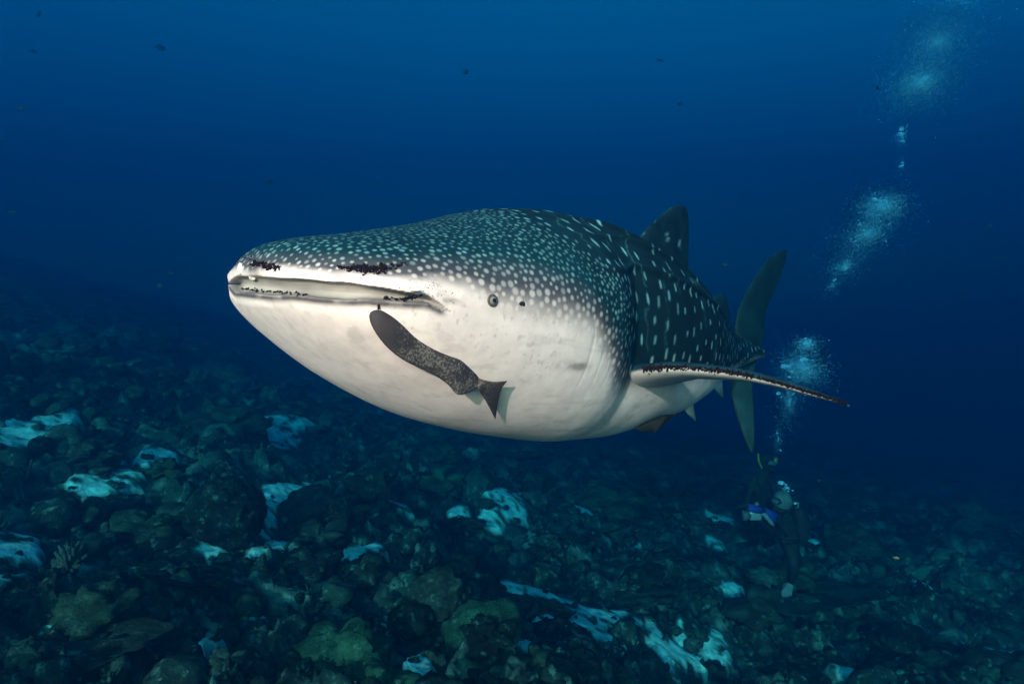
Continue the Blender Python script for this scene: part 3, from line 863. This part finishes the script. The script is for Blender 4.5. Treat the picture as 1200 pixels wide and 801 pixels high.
for k in range(1300):
    q = RNG.uniform(0.20, 0.97)
    if 0.52 < q < 0.58 and RNG.uniform() < 0.8: continue
    f_ = q * 89; i_ = int(f_); p = LEp[i_] * (1 - f_ + i_) + LEp[min(i_ + 1, 89)] * (f_ - i_)
    th_ = 0.5 * np.interp(q, np.linspace(0, 1, 8), [0.15, 0.115, 0.092, 0.075, 0.058, 0.038, 0.018, 0.005])
    n = np.array([-0.25, -0.9, 0.35]); n /= np.linalg.norm(n)
    w_ = (0.0055 if q < 0.5 else 0.0035) * (1 - 0.5 * q)
    copepod(p + np.array([0, 0.001, RNG.normal(0.002, w_)]), n, 0.009 * RNG.uniform(0.6, 1.4), int(RNG.integers(1 << 30)))
tag(link('copepods', np_mesh('copepods', np.concatenate(cop_v) - shark_origin, np.concatenate(cop_f)), M_copepod, shark),
    'dark red parasitic copepods on the lips and fin edge', kind='stuff')

# ------------------------------------------------------------------ remoras
def remora(name, upper, lower, label, lift_tail, fixed_depth=None, tail=None, hue=(0.042, 0.034, 0.031), fleck=(0.20, 0.185, 0.165)):
    U, Lw = np.array(upper, float), np.array(lower, float); n = len(U)
    tt = np.concatenate([[0], np.cumsum(np.linalg.norm(np.diff((U + Lw) / 2, axis=0), axis=1))]); tt /= tt[-1]
    q = np.linspace(0, 1, 300)
    u = np.stack([pchip((tt, U[:, k]), q) for k in (0, 1)], -1); l = np.stack([pchip((tt, Lw[:, k]), q) for k in (0, 1)], -1)
    cen, nor = [], []
    for k in range(len(q)):
        m = (u[k] + l[k]) / 2
        p, nn_ = (None, None) if fixed_depth else on_shark(*m)
        if p is None:
            p = at_depth(m[0], m[1], fixed_depth or cen[-1][1]); nn_ = np.array([0.1, -1, 0.0]) if not nor else nor[-1]
        cen.append(p); nor.append(nn_)
    cen, nor = np.array(cen), np.array(nor)
    ker = np.ones(31) / 31
    nor = np.stack([np.convolve(np.pad(nor[:, k], 15, 'edge'), ker, 'valid') for k in range(3)], -1)
    nor /= np.linalg.norm(nor, axis=1)[:, None]
    dep = np.convolve(np.pad(cen[:, 1], 15, 'edge'), ker, 'valid')
    wid = np.linalg.norm(u - l, axis=1) * dep / F / 2
    thick = np.minimum(wid * 0.45, 0.022) * (1 - 0.35 * q)
    lift = thick * 0.85 + lift_tail * sstep(0.25, 1.0, q)
    # push towards the camera along the normal, then put both edges on their own rays
    dpt = dep + (nor[:, 1]) * lift
    cu = np.stack([(u[:, 0] - 600) / F * dpt, dpt, (400.5 - u[:, 1]) / F * dpt], -1)
    cl = np.stack([(l[:, 0] - 600) / F * dpt, dpt, (400.5 - l[:, 1]) / F * dpt], -1)
    c, hvec = (cu + cl) / 2, (cu - cl) / 2
    M = 100; ang_ = np.linspace(0, 2 * np.pi, M, endpoint=False)
    ca, sa = np.cos(ang_), np.sin(ang_)
    sh = np.sign(ca) * np.abs(ca) ** 0.9
    P = c[:, None] + hvec[:, None] * sh[None, :, None] + nor[:, None] * (thick[:, None] * sa[None])[..., None]
    Pc = P * 1.0
    n1 = fbm(Pc * 260, 2, 3); n2 = fbm(Pc * 22, 2, 6)
    body = sstep(0.20, 0.36, q)[:, None] + 0 * n1
    edge = np.abs(ca)[None] ** 3
    fl = sstep(0.10, 0.55, n1 + 0.5 * n2 - 0.45 * edge + 0.05) * body * 0.7
    colr = np.array(hue) * (1 + 0.2 * n2)[..., None] * (1 - fl[..., None]) + np.array(fleck) * fl[..., None]
    ix = np.arange(len(q) * M).reshape(len(q), M); jx = np.roll(ix, -1, 1)
    Q = [np.stack([ix[:-1], jx[:-1], jx[1:], ix[1:]], -1).reshape(-1, 4)]
    V, Cc = [P.reshape(-1, 3)], [colr.reshape(-1, 3)]; o = len(q) * M
    if tail:                                               # forked tail blade, thin closed shell
        rootp, trail = np.array(tail[0], float), np.array(tail[1], float)
        a_, b_ = 34, 40; w = np.linspace(0, 1, b_); g = np.linspace(0, 1, a_)
        R0 = rootp[0] * (1 - w[:, None]) + rootp[1] * w[:, None]
        tr = np.stack([pchip((np.linspace(0, 1, len(trail)), trail[:, k]), w) for k in (0, 1)], -1)
        G = R0[None] * (1 - g[:, None, None]) + tr[None] * g[:, None, None]
        G[..., 1] += (np.sin(np.pi * g)[:, None] * ((w - 0.5) * -5)[None])      # narrow waist, flaring lobes
        dd = np.full((a_, b_), dpt[-1])
        if not fixed_depth:
            for i_ in range(a_):
                for k_ in range(b_):
                    hp, _n = on_shark(*G[i_, k_])
                    if hp is not None: dd[i_, k_] = hp[1] - 0.030 - 0.014 * g[i_]
            dd = dd * sstep(0, 0.25, g)[:, None] + dpt[-1] * (1 - sstep(0, 0.25, g))[:, None]
        base = np.stack([(G[..., 0] - 600) / F * dd, dd + 0 * G[..., 0], (400.5 - G[..., 1]) / F * dd], -1)
        tk = 0.006 * np.sqrt(np.clip(np.minimum(1 - g[:, None], 1) * 4 * (w * (1 - w))[None], 0, 1)) + 0.0004
        for sgn in (1, -1):
            Pt = base + nor[-1] * (sgn * tk)[..., None]
            m1 = fbm(Pt * 260, 2, 3); f2 = sstep(0.1, 0.5, m1 + 0.1 * (1 - g[:, None])) * 0.38 * (1 - 0.7 * sstep(0.5, 1, g)[:, None])
            Cc.append((np.array(hue) * (1 - f2[..., None]) + np.array(fleck) * f2[..., None]).reshape(-1, 3)); V.append(Pt.reshape(-1, 3))
            k = np.arange(a_ * b_).reshape(a_, b_) + o; o += a_ * b_
            qq = np.stack([k[:-1, :-1], k[1:, :-1], k[1:, 1:], k[:-1, 1:]], -1).reshape(-1, 4)
            Q.append(qq if sgn > 0 else qq[:, ::-1])
    V = np.concatenate(V); org = V.mean(0)
    ob = link(name, np_mesh(name, V - org, np.concatenate(Q), True, np.clip(np.concatenate(Cc), 0.005, 0.8)), M_remora, None, org)
    tag(ob, label, 'remora')
    return ob

remora('remora', [(432.6, 370), (434, 365.5), (442, 362.5), (456, 367), (472, 377), (486, 390), (504, 404), (524, 415.5), (540, 421), (550, 426.5), (557, 436), (561, 443)],
       [(432.6, 371), (434, 377), (437, 384), (447, 399), (460, 412), (474, 422), (491, 430.5), (509, 439), (524, 449.5), (538, 462), (551, 458.5), (559.5, 453.5)],
       'dark mottled remora clinging to the white cheek of the whale shark', 0.024,
       tail=([(560, 443), (558.5, 454)], [(594.5, 446), (588, 455), (584.5, 466), (582.5, 478), (580.5, 491.5)]))
p_, n_ = on_shark(762, 488)
remora('remora', [(744, 501), (753, 496), (766, 490), (779, 485.5), (787, 485), (791, 485)], [(744.5, 503), (753, 506), (762, 505), (767, 507.5), (777, 496), (791, 488)],
       'small dark olive remora riding under the belly of the whale shark', 0.0, fixed_depth=float(p_[1]) + 0.02,
       tail=([(790, 485), (790, 488)], [(801, 481), (797, 486), (797, 490)]), hue=(0.005, 0.007, 0.005), fleck=(0.016, 0.017, 0.009))

# ------------------------------------------------------------------ divers
M_suit = plain('black_neoprene', (0.010, 0.012, 0.014), 0.7, 0.3, 12)
M_blue = plain('blue_sleeve', (0.015, 0.03, 0.16), 0.6, 0.2, 20)
M_grey = plain('grey_tank_paint', (0.06, 0.08, 0.085), 0.4, 0.25, 10)
M_yellow = plain('yellow_rubber', (0.12, 0.13, 0.02), 0.5, 0.1, 20)
M_palefin = plain('pale_fin_rubber', (0.09, 0.12, 0.125), 0.5, 0.15, 10)
M_glass = plain('mask_glass', (0.05, 0.06, 0.07), 0.05)
M_silver = plain('brushed_metal', (0.22, 0.25, 0.26), 0.35, 0.1, 30, 0, 0.6)

def skin_mesh(name, joints, edges):
    keys = list(joints); me_ = bpy.data.meshes.new(name + '_rig')
    me_.from_pydata([tuple(joints[k][0]) for k in keys], [(keys.index(x), keys.index(y)) for x, y in edges], [])
    ob = bpy.data.objects.new(name + '_rig', me_); COL.objects.link(ob)
    md = ob.modifiers.new('skin', 'SKIN'); md.use_smooth_shade = True
    sb = ob.modifiers.new('sub', 'SUBSURF'); sb.levels = 2; sb.render_levels = 2
    lay = me_.skin_vertices[0].data
    for i, k in enumerate(keys):
        lay[i].radius = (joints[k][1], joints[k][1]); lay[i].use_root = (k == 'pelvis')
    dg = bpy.context.evaluated_depsgraph_get(); dg.update()
    out = bpy.data.meshes.new_from_object(ob.evaluated_get(dg))
    bpy.data.objects.remove(ob); out.name = name
    return out

def hand_parts(w, dirv, up):
    dirv = dirv / np.linalg.norm(dirv); up = np.array(up, float); sd = np.cross(dirv, up); sd /= np.linalg.norm(sd)
    out = []
    for k, (o1, L1) in enumerate(((-.03, .075), (-.01, .09), (.01, .085), (.03, .065))):
        b0 = w + dirv * 0.07 + sd * o1
        out.append(tube([b0 - dirv * 0.03, b0 + dirv * L1 * 0.5 - up * 0.012, b0 + dirv * L1 * 0.85 - up * 0.045], [.011, .010, .008], 6))
    b0 = w + dirv * 0.03 + sd * 0.035
    out.append(tube([b0, b0 + dirv * 0.03 + sd * 0.03 - up * 0.01, b0 + dirv * 0.06 + sd * 0.035 - up * 0.03], [.012, .011, .009], 6))
    return out

def diver(label, Y, J, head, blue, tank_pts, tank_mat, fins, fin_mat, extras):
    g0 = at_depth(*J['pelvis'][0][:2], Y)
    root = link('person', None, loc=g0)
    tag(root, label, 'diver', None)
    W3 = {k: (at_depth(v[0][0], v[0][1], Y + v[0][2]) - g0, v[1]) for k, v in J.items()}
    e = [('pelvis', 'belly'), ('belly', 'chest'), ('chest', 'neck'), ('neck', 'head'), ('head', 'crown'), ('chest', 'l_sh'), ('l_sh', 'l_el'), ('l_el', 'l_wr'), ('l_wr', 'l_hd'),
         ('chest', 'r_sh'), ('r_sh', 'r_el'), ('r_el', 'r_wr'), ('r_wr', 'r_hd'), ('pelvis', 'l_hip'), ('l_hip', 'l_kn'), ('l_kn', 'l_an'), ('l_an', 'l_ft'),
         ('pelvis', 'r_hip'), ('r_hip', 'r_kn'), ('r_kn', 'r_an'), ('r_an', 'r_ft')]
    body = skin_mesh('diver_body', W3, e)
    bm_parts = []
    for s_ in ('l', 'r'):
        w, h = W3[s_ + '_wr'][0], W3[s_ + '_hd'][0]
        bm_parts += hand_parts(w, h - w, (0, 0, 1))
    v, f = join(bm_parts)
    # fingers are welded into the body mesh object
    import bmesh
    bm = bmesh.new(); bm.from_mesh(body)
    nvs = [bm.verts.new(tuple(p)) for p in v]
    for t in f:
        try: bm.faces.new([nvs[i] for i in t]).smooth = True
        except ValueError: pass
    bm.to_mesh(body); bm.free()
    body.materials.clear(); body.materials.append(M_suit)
    link('body', body, None, root)
    for (k1, k2, r1, r2) in blue:
        a_, b_ = W3[k1][0], W3[k2][0]
        v, f = tube([a_ * 0.92 + b_ * 0.08, (a_ + b_) / 2, a_ * 0.1 + b_ * 0.9], [r1, (r1 + r2) / 2, r2], 12)
        link('sleeve', np_mesh('sleeve', v, f), M_blue, root)
    v, f = tube([at_depth(x, y, Y + z) - g0 for x, y, z in tank_pts], [0.05, 0.10, 0.105, 0.105, 0.09], 16)
    tk = link('tank', np_mesh('tank', v, f), tank_mat, root)
    q = at_depth(tank_pts[0][0], tank_pts[0][1], Y + tank_pts[0][2]) - g0
    v, f = tube([q + np.array([0, 0, -.01]), q + np.array([0, 0, .05]), q + np.array([-.06, 0, .06])], [.03, .035, .025], 8)
    link('valve', np_mesh('valve', v, f), M_silver, tk)
    hd = W3['head'][0]; fd = np.array(head, float); fd /= np.linalg.norm(fd)
    v, f = icosphere(3)
    v = v * (1 + 0.06 * vnoise(v * 2, 7))[:, None] * np.array([0.125, 0.13, 0.15])
    link('hood', np_mesh('hood', v, f), M_grey if 'grey' in label else M_suit, root, hd + np.array([0, 0, 0.03]))
    v, f = icosphere(3); sdv = np.cross(fd, (0, 0, 1.0))
    mk = hd + fd * 0.105 + np.array([0, 0, 0.05])
    v = v[:, :1] * sdv * 0.085 + v[:, 1:2] * fd * 0.055 + v[:, 2:] * np.array([0, 0, 0.05])
    ms = link('mask', np_mesh('mask', v, f), M_suit, root, mk)
    v, f = icosphere(2)
    link('mask_glass', np_mesh('mask_glass', v[:, :1] * sdv * 0.07 + v[:, 1:2] * fd * 0.03 + v[:, 2:] * np.array([0, 0, 0.038]), f), M_glass, ms, fd * 0.035)
    rg = hd + fd * 0.13 + np.array([0, 0, -0.05])
    v, f = icosphere(2)
    link('regulator', np_mesh('regulator', v * np.array([0.05, 0.05, 0.04]), f), M_suit, root, rg)
    tp = W3['chest'][0]
    v, f = tube([rg, rg * 0.6 + q * 0.4 + np.array([0, -0.16, 0]), q * 0.9 + rg * 0.1 + np.array([0, -0.06, 0.04]), q + np.array([0, 0, .05])], [.014] * 4, 6)
    link('hose', np_mesh('hose', v, f), M_suit, root)
    for (x0, y0, z0, x1, y1, z1) in fins:
        a_, b_ = at_depth(x0, y0, Y + z0) - g0, at_depth(x1, y1, Y + z1) - g0
        d_ = b_ - a_; sd_ = np.cross(d_, (0, 1, 0.2)); sd_ /= np.linalg.norm(sd_) + 1e-9; nr_ = np.cross(d_, sd_); nr_ /= np.linalg.norm(nr_)
        V, Fc = [], []
        for i, (t, w, h) in enumerate(((0, .05, .045), (.25, .06, .03), (.5, .085, .014), (.8, .11, .008), (1, .095, .004))):
            c_ = a_ + d_ * t
            for sx, sz in ((-1, -1), (1, -1), (1, 1), (-1, 1)): V.append(c_ + sd_ * sx * w + nr_ * sz * h)
            if i:
                for k in range(4):
                    A, B = (i - 1) * 4 + k, (i - 1) * 4 + (k + 1) % 4; Fc.append((A, B, B + 4, A + 4))
        Fc += [(3, 2, 1, 0), (16, 17, 18, 19)]
        link('swim_fin', np_mesh('swim_fin', np.array(V), np.array(Fc), False), fin_mat, root)
    for nm, pts, rad, mt in extras:
        v, f = tube([at_depth(x, y, Y + z) - g0 for x, y, z in pts], rad, 8)
        link(nm, np_mesh(nm, v, f), mt, root)
    return root

R_ = dict(pelvis=.15, belly=.14, chest=.155, neck=.065, head=.10, crown=.085, sh=.075, el=.055, wr=.042, hd=.036, hip=.105, kn=.072, an=.05, ft=.045)
def joints(d):
    return {k: (v, R_[k.split('_')[-1]]) for k, v in d.items()}
YA = 9.4
diver('diver in black wetsuit with blue sleeves and pale grey hood reaching out over the reef', YA,
      joints(dict(pelvis=(925, 637, 0.0), belly=(924, 625, 0), chest=(921, 611, 0), neck=(919, 599, -.02), head=(917, 589, -.03), crown=(917, 581, -.03),
                  l_sh=(911, 608, -.16), l_el=(892, 598, -.30), l_wr=(873, 593, -.38), l_hd=(866, 592, -.40),
                  r_sh=(914, 609, .15), r_el=(903, 621, 0.0), r_wr=(891, 609, -.18), r_hd=(885, 605, -.22),
                  l_hip=(927, 641, -.09), l_kn=(931, 664, -.22), l_an=(927, 682, 0.05), l_ft=(923, 686, .02),
                  r_hip=(927, 641, .10), r_kn=(936, 660, .25), r_an=(941, 672, .58), r_ft=(941, 677, .62))),
      (-1, -0.45, -0.1), [('l_sh', 'l_el', .080, .064), ('l_el', 'l_wr', .062, .05)],
      [(934, 594, .12), (936, 599, .13), (938, 612, .14), (939, 628, .14), (939, 634, .14)], M_suit,
      [(924, 684, .02, 919, 707, -.1), (941, 675, .6, 946, 694, .75)], M_palefin,
      [('hose', [(921, 600, -.1), (910, 606, -.3), (916, 618, -.3), (922, 628, -.2)], [.014] * 4, M_suit), ('belt', [(915, 633, -.16), (924, 635, -.19), (933, 634, -.14)], [.03] * 3, M_suit)])
cam_o = at_depth(884, 603, YA - 0.30)
rig = link('underwater_camera', None, loc=cam_o)
tag(rig, 'pale underwater camera housing with arm held by the blue-sleeved diver', 'camera')
v, f = icosphere(1)
def rbox(sx, sy, sz):
    v, f = icosphere(3)
    return np.sign(v) * np.abs(v) ** 0.35 * np.array([sx, sy, sz]), f
v, f = rbox(.09, .06, .065); link('housing', np_mesh('housing', v, f), M_silver, rig)
v, f = tube([(-.06, 0, 0), (-.12, -.02, 0), (-.17, -.03, 0)], [.055, .065, .07], 14); link('lens_port', np_mesh('lens_port', v, f), M_glass, rig)
v, f = tube([(.05, 0, .04), (.12, -.02, .02), (.22, -.03, -.10), (.25, -.03, -.13)], [.028, .030, .030, .022], 8); link('arm', np_mesh('arm', v, f), M_palefin, rig)
v, f = tube([(-.02, 0, .05), (.0, 0, .12), (.05, 0, .16)], [.018, .02, .03], 8); link('handle', np_mesh('handle', v, f), M_palefin, rig)

YB = 10.7
diver('diver all in black with yellow snorkel behind the blue-sleeved diver', YB,
      joints(dict(pelvis=(889, 588, 0.0), belly=(890, 577, 0), chest=(893, 563, 0), neck=(896, 552, -.02), head=(898, 544, -.03), crown=(898, 538, -.03),
                  l_sh=(885, 560, -.10), l_el=(879, 577, -.16), l_wr=(874, 592, -.30), l_hd=(872, 597, -.34),
                  r_sh=(903, 561, .05), r_el=(908, 577, 0.0), r_wr=(904, 591, -.20), r_hd=(902, 596, -.24),
                  l_hip=(886, 592, -.02), l_kn=(882, 612, -.15), l_an=(886, 624, .28), l_ft=(886, 628, .32),
                  r_hip=(893, 592, .05), r_kn=(895, 612, -.05), r_an=(897, 624, .38), r_ft=(897, 628, .42))),
      (0.25, -1, 0), [],
      [(898, 554, .20), (897, 559, .22), (895, 571, .24), (893, 583, .24), (892, 588, .24)], M_grey,
      [(886, 626, .3, 881, 640, .75), (897, 626, .4, 902, 640, .85)], M_suit,
      [('snorkel', [(893, 549, -.10), (889, 540, -.08), (888.5, 531, -.05)], [.016, .016, .018], M_yellow), ('octopus_regulator', [(907, 545, -.10), (909, 540, -.12), (909.5, 536, -.12)], [.02, .03, .025], M_yellow),
       ('buoyancy_vest', [(884, 566, -.12), (888, 574, -.17), (889, 583, -.17)], [.05, .06, .05], M_suit)])

# ------------------------------------------------------------------ bubbles
bm_, N, Lk, B = new_mat('air_bubble')
B.inputs['Base Color'].default_value = (0.50, 0.75, 0.95, 1); B.inputs['Roughness'].default_value = 0.12; B.inputs['Specular IOR Level'].default_value = 0.9
tr = N.new('ShaderNodeBsdfTransparent'); lw = N.new('ShaderNodeLayerWeight'); lw.inputs['Blend'].default_value = 0.35
mr = N.new('ShaderNodeMapRange'); mr.inputs['To Min'].default_value = 0.22; mr.inputs['To Max'].default_value = 0.75
Lk.new(lw.outputs['Facing'], mr.inputs['Value'])
mxs = N.new('ShaderNodeMixShader')
Lk.new(mr.outputs['Result'], mxs.inputs['Fac']); Lk.new(tr.outputs['BSDF'], mxs.inputs[1]); Lk.new(B.outputs['BSDF'], mxs.inputs[2])
Lk.new(mxs.outputs['Shader'], N['Material Output'].inputs['Surface'])
M_bub = bm_
iv0 = np.array([(1, 1, 1), (-1, -1, 1), (-1, 1, -1), (1, -1, -1)], float) * 0.85
if0 = np.array([(0, 2, 1), (0, 1, 3), (0, 3, 2), (1, 2, 3)])
rs = np.random.default_rng(77)
# clusters: centre px, py, spread px x, y, tilt (x per y), count fine, count large, fine radius
CL = [(920, 572, 9, 6, 0, 60, 7, .008, 9.4), (946, 404, 11, 7, 0, 330, 12, .010, 9.5), (941, 432, 20, 17, 0.2, 1300, 16, .010, 9.5), (925, 430, 6, 5, 0, 90, 5, .009, 9.5), (925, 470, 11, 26, -0.1, 420, 5, .008, 9.5),
      (912, 515, 6, 20, -.1, 90, 2, .007, 9.5), (1034, 243, 17, 15, -.3, 1500, 14, .010, 9.8), (1016, 275, 19, 20, -.5, 1300, 10, .009, 9.8), (990, 312, 14, 14, -.5, 420, 8, .008, 9.7), (975, 335, 8, 10, -.4, 70, 2, .008, 9.7),
      (1056, 160, 6, 9, -.2, 70, 10, .010, 10), (1058, 195, 4, 14, 0, 25, 3, .009, 10), (1078, 98, 26, 26, -.4, 2700, 4, .0085, 10.2), (1098, 50, 30, 28, -.4, 2000, 2, .008, 10.3), (1125, -10, 32, 32, -.4, 1500, 1, .008, 10.4), (1160, -90, 34, 40, -.4, 600, 0, .008, 10.6)]
Vb, Fb, ob_ = [], [], 0
proto_bub = []
for k in range(3):
    v, f = icosphere(3); v = v * (1 + 0.10 * vnoise(v * 1.3 + 9 * k, 3))[:, None] * np.array([1, 1, 0.62]); v[:, 2] += 0.12 * (v[:, 0] ** 2 + v[:, 1] ** 2) * -1
    proto_bub.append(np_mesh('air_bubble', v, f)); proto_bub[-1].materials.append(M_bub)
for cx, cy, sx, sy, tl, nf, nl, rf, Y in CL:
    for k in range(int(nf * 8.0)):
        r0 = abs(rs.normal()); t_ = rs.uniform(0, 6.283)
        dx, dy = r0 * math.cos(t_) * sx * (1.0 if cy < 380 else 0.85), r0 * math.sin(t_) * sy * 0.8
        p = at_depth(cx + dx + tl * dy, cy + dy, Y + rs.normal(0, sx * Y / F * 0.7))
        r = rf * math.exp(rs.normal(0, 0.5)) * 0.27
        Vb.append(iv0 * np.array([r, r, 0.75 * r]) + p); Fb.append(if0 + ob_); ob_ += len(iv0)
    for k in range(nl):
        dx, dy = rs.normal(0, sx * 0.55), rs.normal(-0.3 * sy, sy * 0.55)
        p = at_depth(cx + dx + tl * dy, cy + dy, Y + rs.normal(0, sx * Y / F * 0.5))
        r = 0.012 * math.exp(abs(rs.normal(0, 0.6)))
        o = link('air_bubble', proto_bub[k % 3], None, None, p, (rs.normal(0, .25), rs.normal(0, .25), rs.uniform(0, 6.28)), (r, r, r))
        low_ = cy > 540
        tag(o, 'large silvery air bubble above the pale grey diver hood' if low_ else ('large silvery air bubble in the plume behind the pectoral fin tip' if cy > 380 else
            ('large silvery air bubble in the rising cloud right of the shark tail' if cy > 200 else 'large silvery air bubble in the topmost thin cloud')),
            'bubble', 'large bubbles by the diver' if low_ else ('large bubbles behind the fin tip' if cy > 380 else ('large bubbles right of the tail' if cy > 200 else 'large bubbles in the topmost cloud')))
tag(link('fine_bubbles', np_mesh('fine_bubbles', np.concatenate(Vb), np.concatenate(Fb)), M_bub), 'fine pale bubbles rising from the divers in a drifting plume', 'bubbles', kind='stuff')

# ------------------------------------------------------------------ small fish
def fish_mesh(seed, deep):
    q = np.linspace(0, 1, 14); w = np.sin(np.pi * np.clip(q, 0, 1) ** 0.75) ** 0.8 * deep * 0.5 + 0.012 * (q > 0.9)
    V, Fc, M = [], [], 10
    for i, t in enumerate(q):
        for k in range(M):
            a_ = 2 * math.pi * k / M
            V.append((0.5 - t * 0.8, w[i] * 0.38 * math.cos(a_), w[i] * math.sin(a_)))
    for i in range(len(q) - 1):
        for k in range(M):
            A, B_ = i * M + k, i * M + (k + 1) % M
            Fc += [(A, B_, B_ + M), (A, B_ + M, A + M)]
    def blade(pts, th=0.008):
        o = len(V); n = len(pts)
        for sy in (1, -1):
            for x, z in pts: V.append((x, sy * th, z))
        for k in range(1, n - 1):
            Fc.append((o, o + k, o + k + 1)); Fc.append((o + n, o + n + k + 1, o + n + k))
        for k in range(n):
            a_, b_ = o + k, o + (k + 1) % n; Fc.append((a_, a_ + n, b_ + n)); Fc.append((a_, b_ + n, b_))
    blade([(-.26, .02), (-.5, .17), (-.42, 0), (-.5, -.17), (-.26, -.02)])
    blade([(.15, deep * .40), (.02, deep * .66), (-.16, deep * .42), (-.2, deep * .2)])
    blade([(-.02, -deep * .42), (-.12, -deep * .62), (-.2, -deep * .2)])
    return np_mesh('small_fish', np.array(V), np.array(Fc), True)
FM = [fish_mesh(0, 0.42), fish_mesh(1, 0.30), fish_mesh(2, 0.55)]
for m in FM: m.materials.append(M_fish)
M_orange = plain('orange_fish_skin', (0.75, 0.22, 0.06), 0.4, 0.2, 30)
fo = fish_mesh(3, 0.4); fo.materials.append(M_orange)
SPOTS = [(24, 127, 6.5, 7.5), (5, 163, 8, 11), (187, 56, 9, 12), (316, 213, 8, 11), (14, 249, 8, 12), (46, 16, 8, 13), (38, 60, 7, 13), (774, 71, 7, 12), (545, 85, 7, 13), (1029, 103, 8, 10), (1148, 160, 7, 11), (797, 122, 6, 12),
         (849, 310, 6, 9), (716, 254, 7, 11), (1160, 265, 6, 12), (1060, 300, 5, 13), (200, 320, 6, 11), (188, 335, 8, 10), (440, 215, 6, 13)]
for k, (x, y, w, Y) in enumerate(SPOTS):
    L_ = 1.35 * w * Y / F
    o = link('small_fish', FM[k % 3], None, None, at_depth(x, y, Y), (rs.normal(0, .2), rs.normal(0, .25), rs.uniform(-.9, .9) + (math.pi if k % 2 else 0)), (L_, L_, L_))
    if k in (12, 13): tag(o, 'tiny dark fish in open water ' + ('between dorsal fin and tail of the shark' if k == 12 else 'just above the back of the shark'), 'fish')
    elif k in (16, 17): tag(o, 'tiny dark fish just above the reef crest left of the shark snout', 'fish', 'fish over the reef crest')
    else: tag(o, 'tiny dark fish silhouetted against the open blue water', 'fish', 'tiny fish in open water')
for x, y, w, Y, m, lab in ((960, 563, 6, 10, FM[0], 'small dark fish swimming beside the diver with the yellow snorkel'), (1050, 653, 5, 9, fo, 'tiny orange fish over the dark slope away from the divers')):
    L_ = 1.35 * w * Y / F
    tag(link('small_fish', m, None, None, at_depth(x, y, Y), (0, 0, rs.uniform(-.6, .6)), (L_, L_, L_)), lab, 'fish')

# ------------------------------------------------------------------ the water itself
hz = bpy.data.materials.new('sea_water'); hz.use_nodes = True
N = hz.node_tree.nodes; N.clear()
vo = N.new('ShaderNodeVolumePrincipled'); ou = N.new('ShaderNodeOutputMaterial')
vo.inputs['Color'].default_value = (*WATER_SCATTER, 1); vo.inputs['Absorption Color'].default_value = (*WATER_ABSORB, 1)
vo.inputs['Density'].default_value = WATER_DENSITY; vo.inputs['Anisotropy'].default_value = 0.78
hz.node_tree.links.new(vo.outputs['Volume'], ou.inputs['Volume'])
X0, X1, Y0, Y1, Z0, Z1 = -75, 75, -1.2, 75, -16.0, 20.0
bv = np.array([(x, y, z) for x in (X0, X1) for y in (Y0, Y1) for z in (Z0, Z1)])
bf = np.array([(0, 1, 3, 2), (4, 6, 7, 5), (0, 4, 5, 1), (2, 3, 7, 6), (0, 2, 6, 4), (1, 5, 7, 3)])
tag(link('haze', np_mesh('haze', bv, bf, False), hz), 'clear blue sea water filling the whole scene', 'water', kind='stuff')
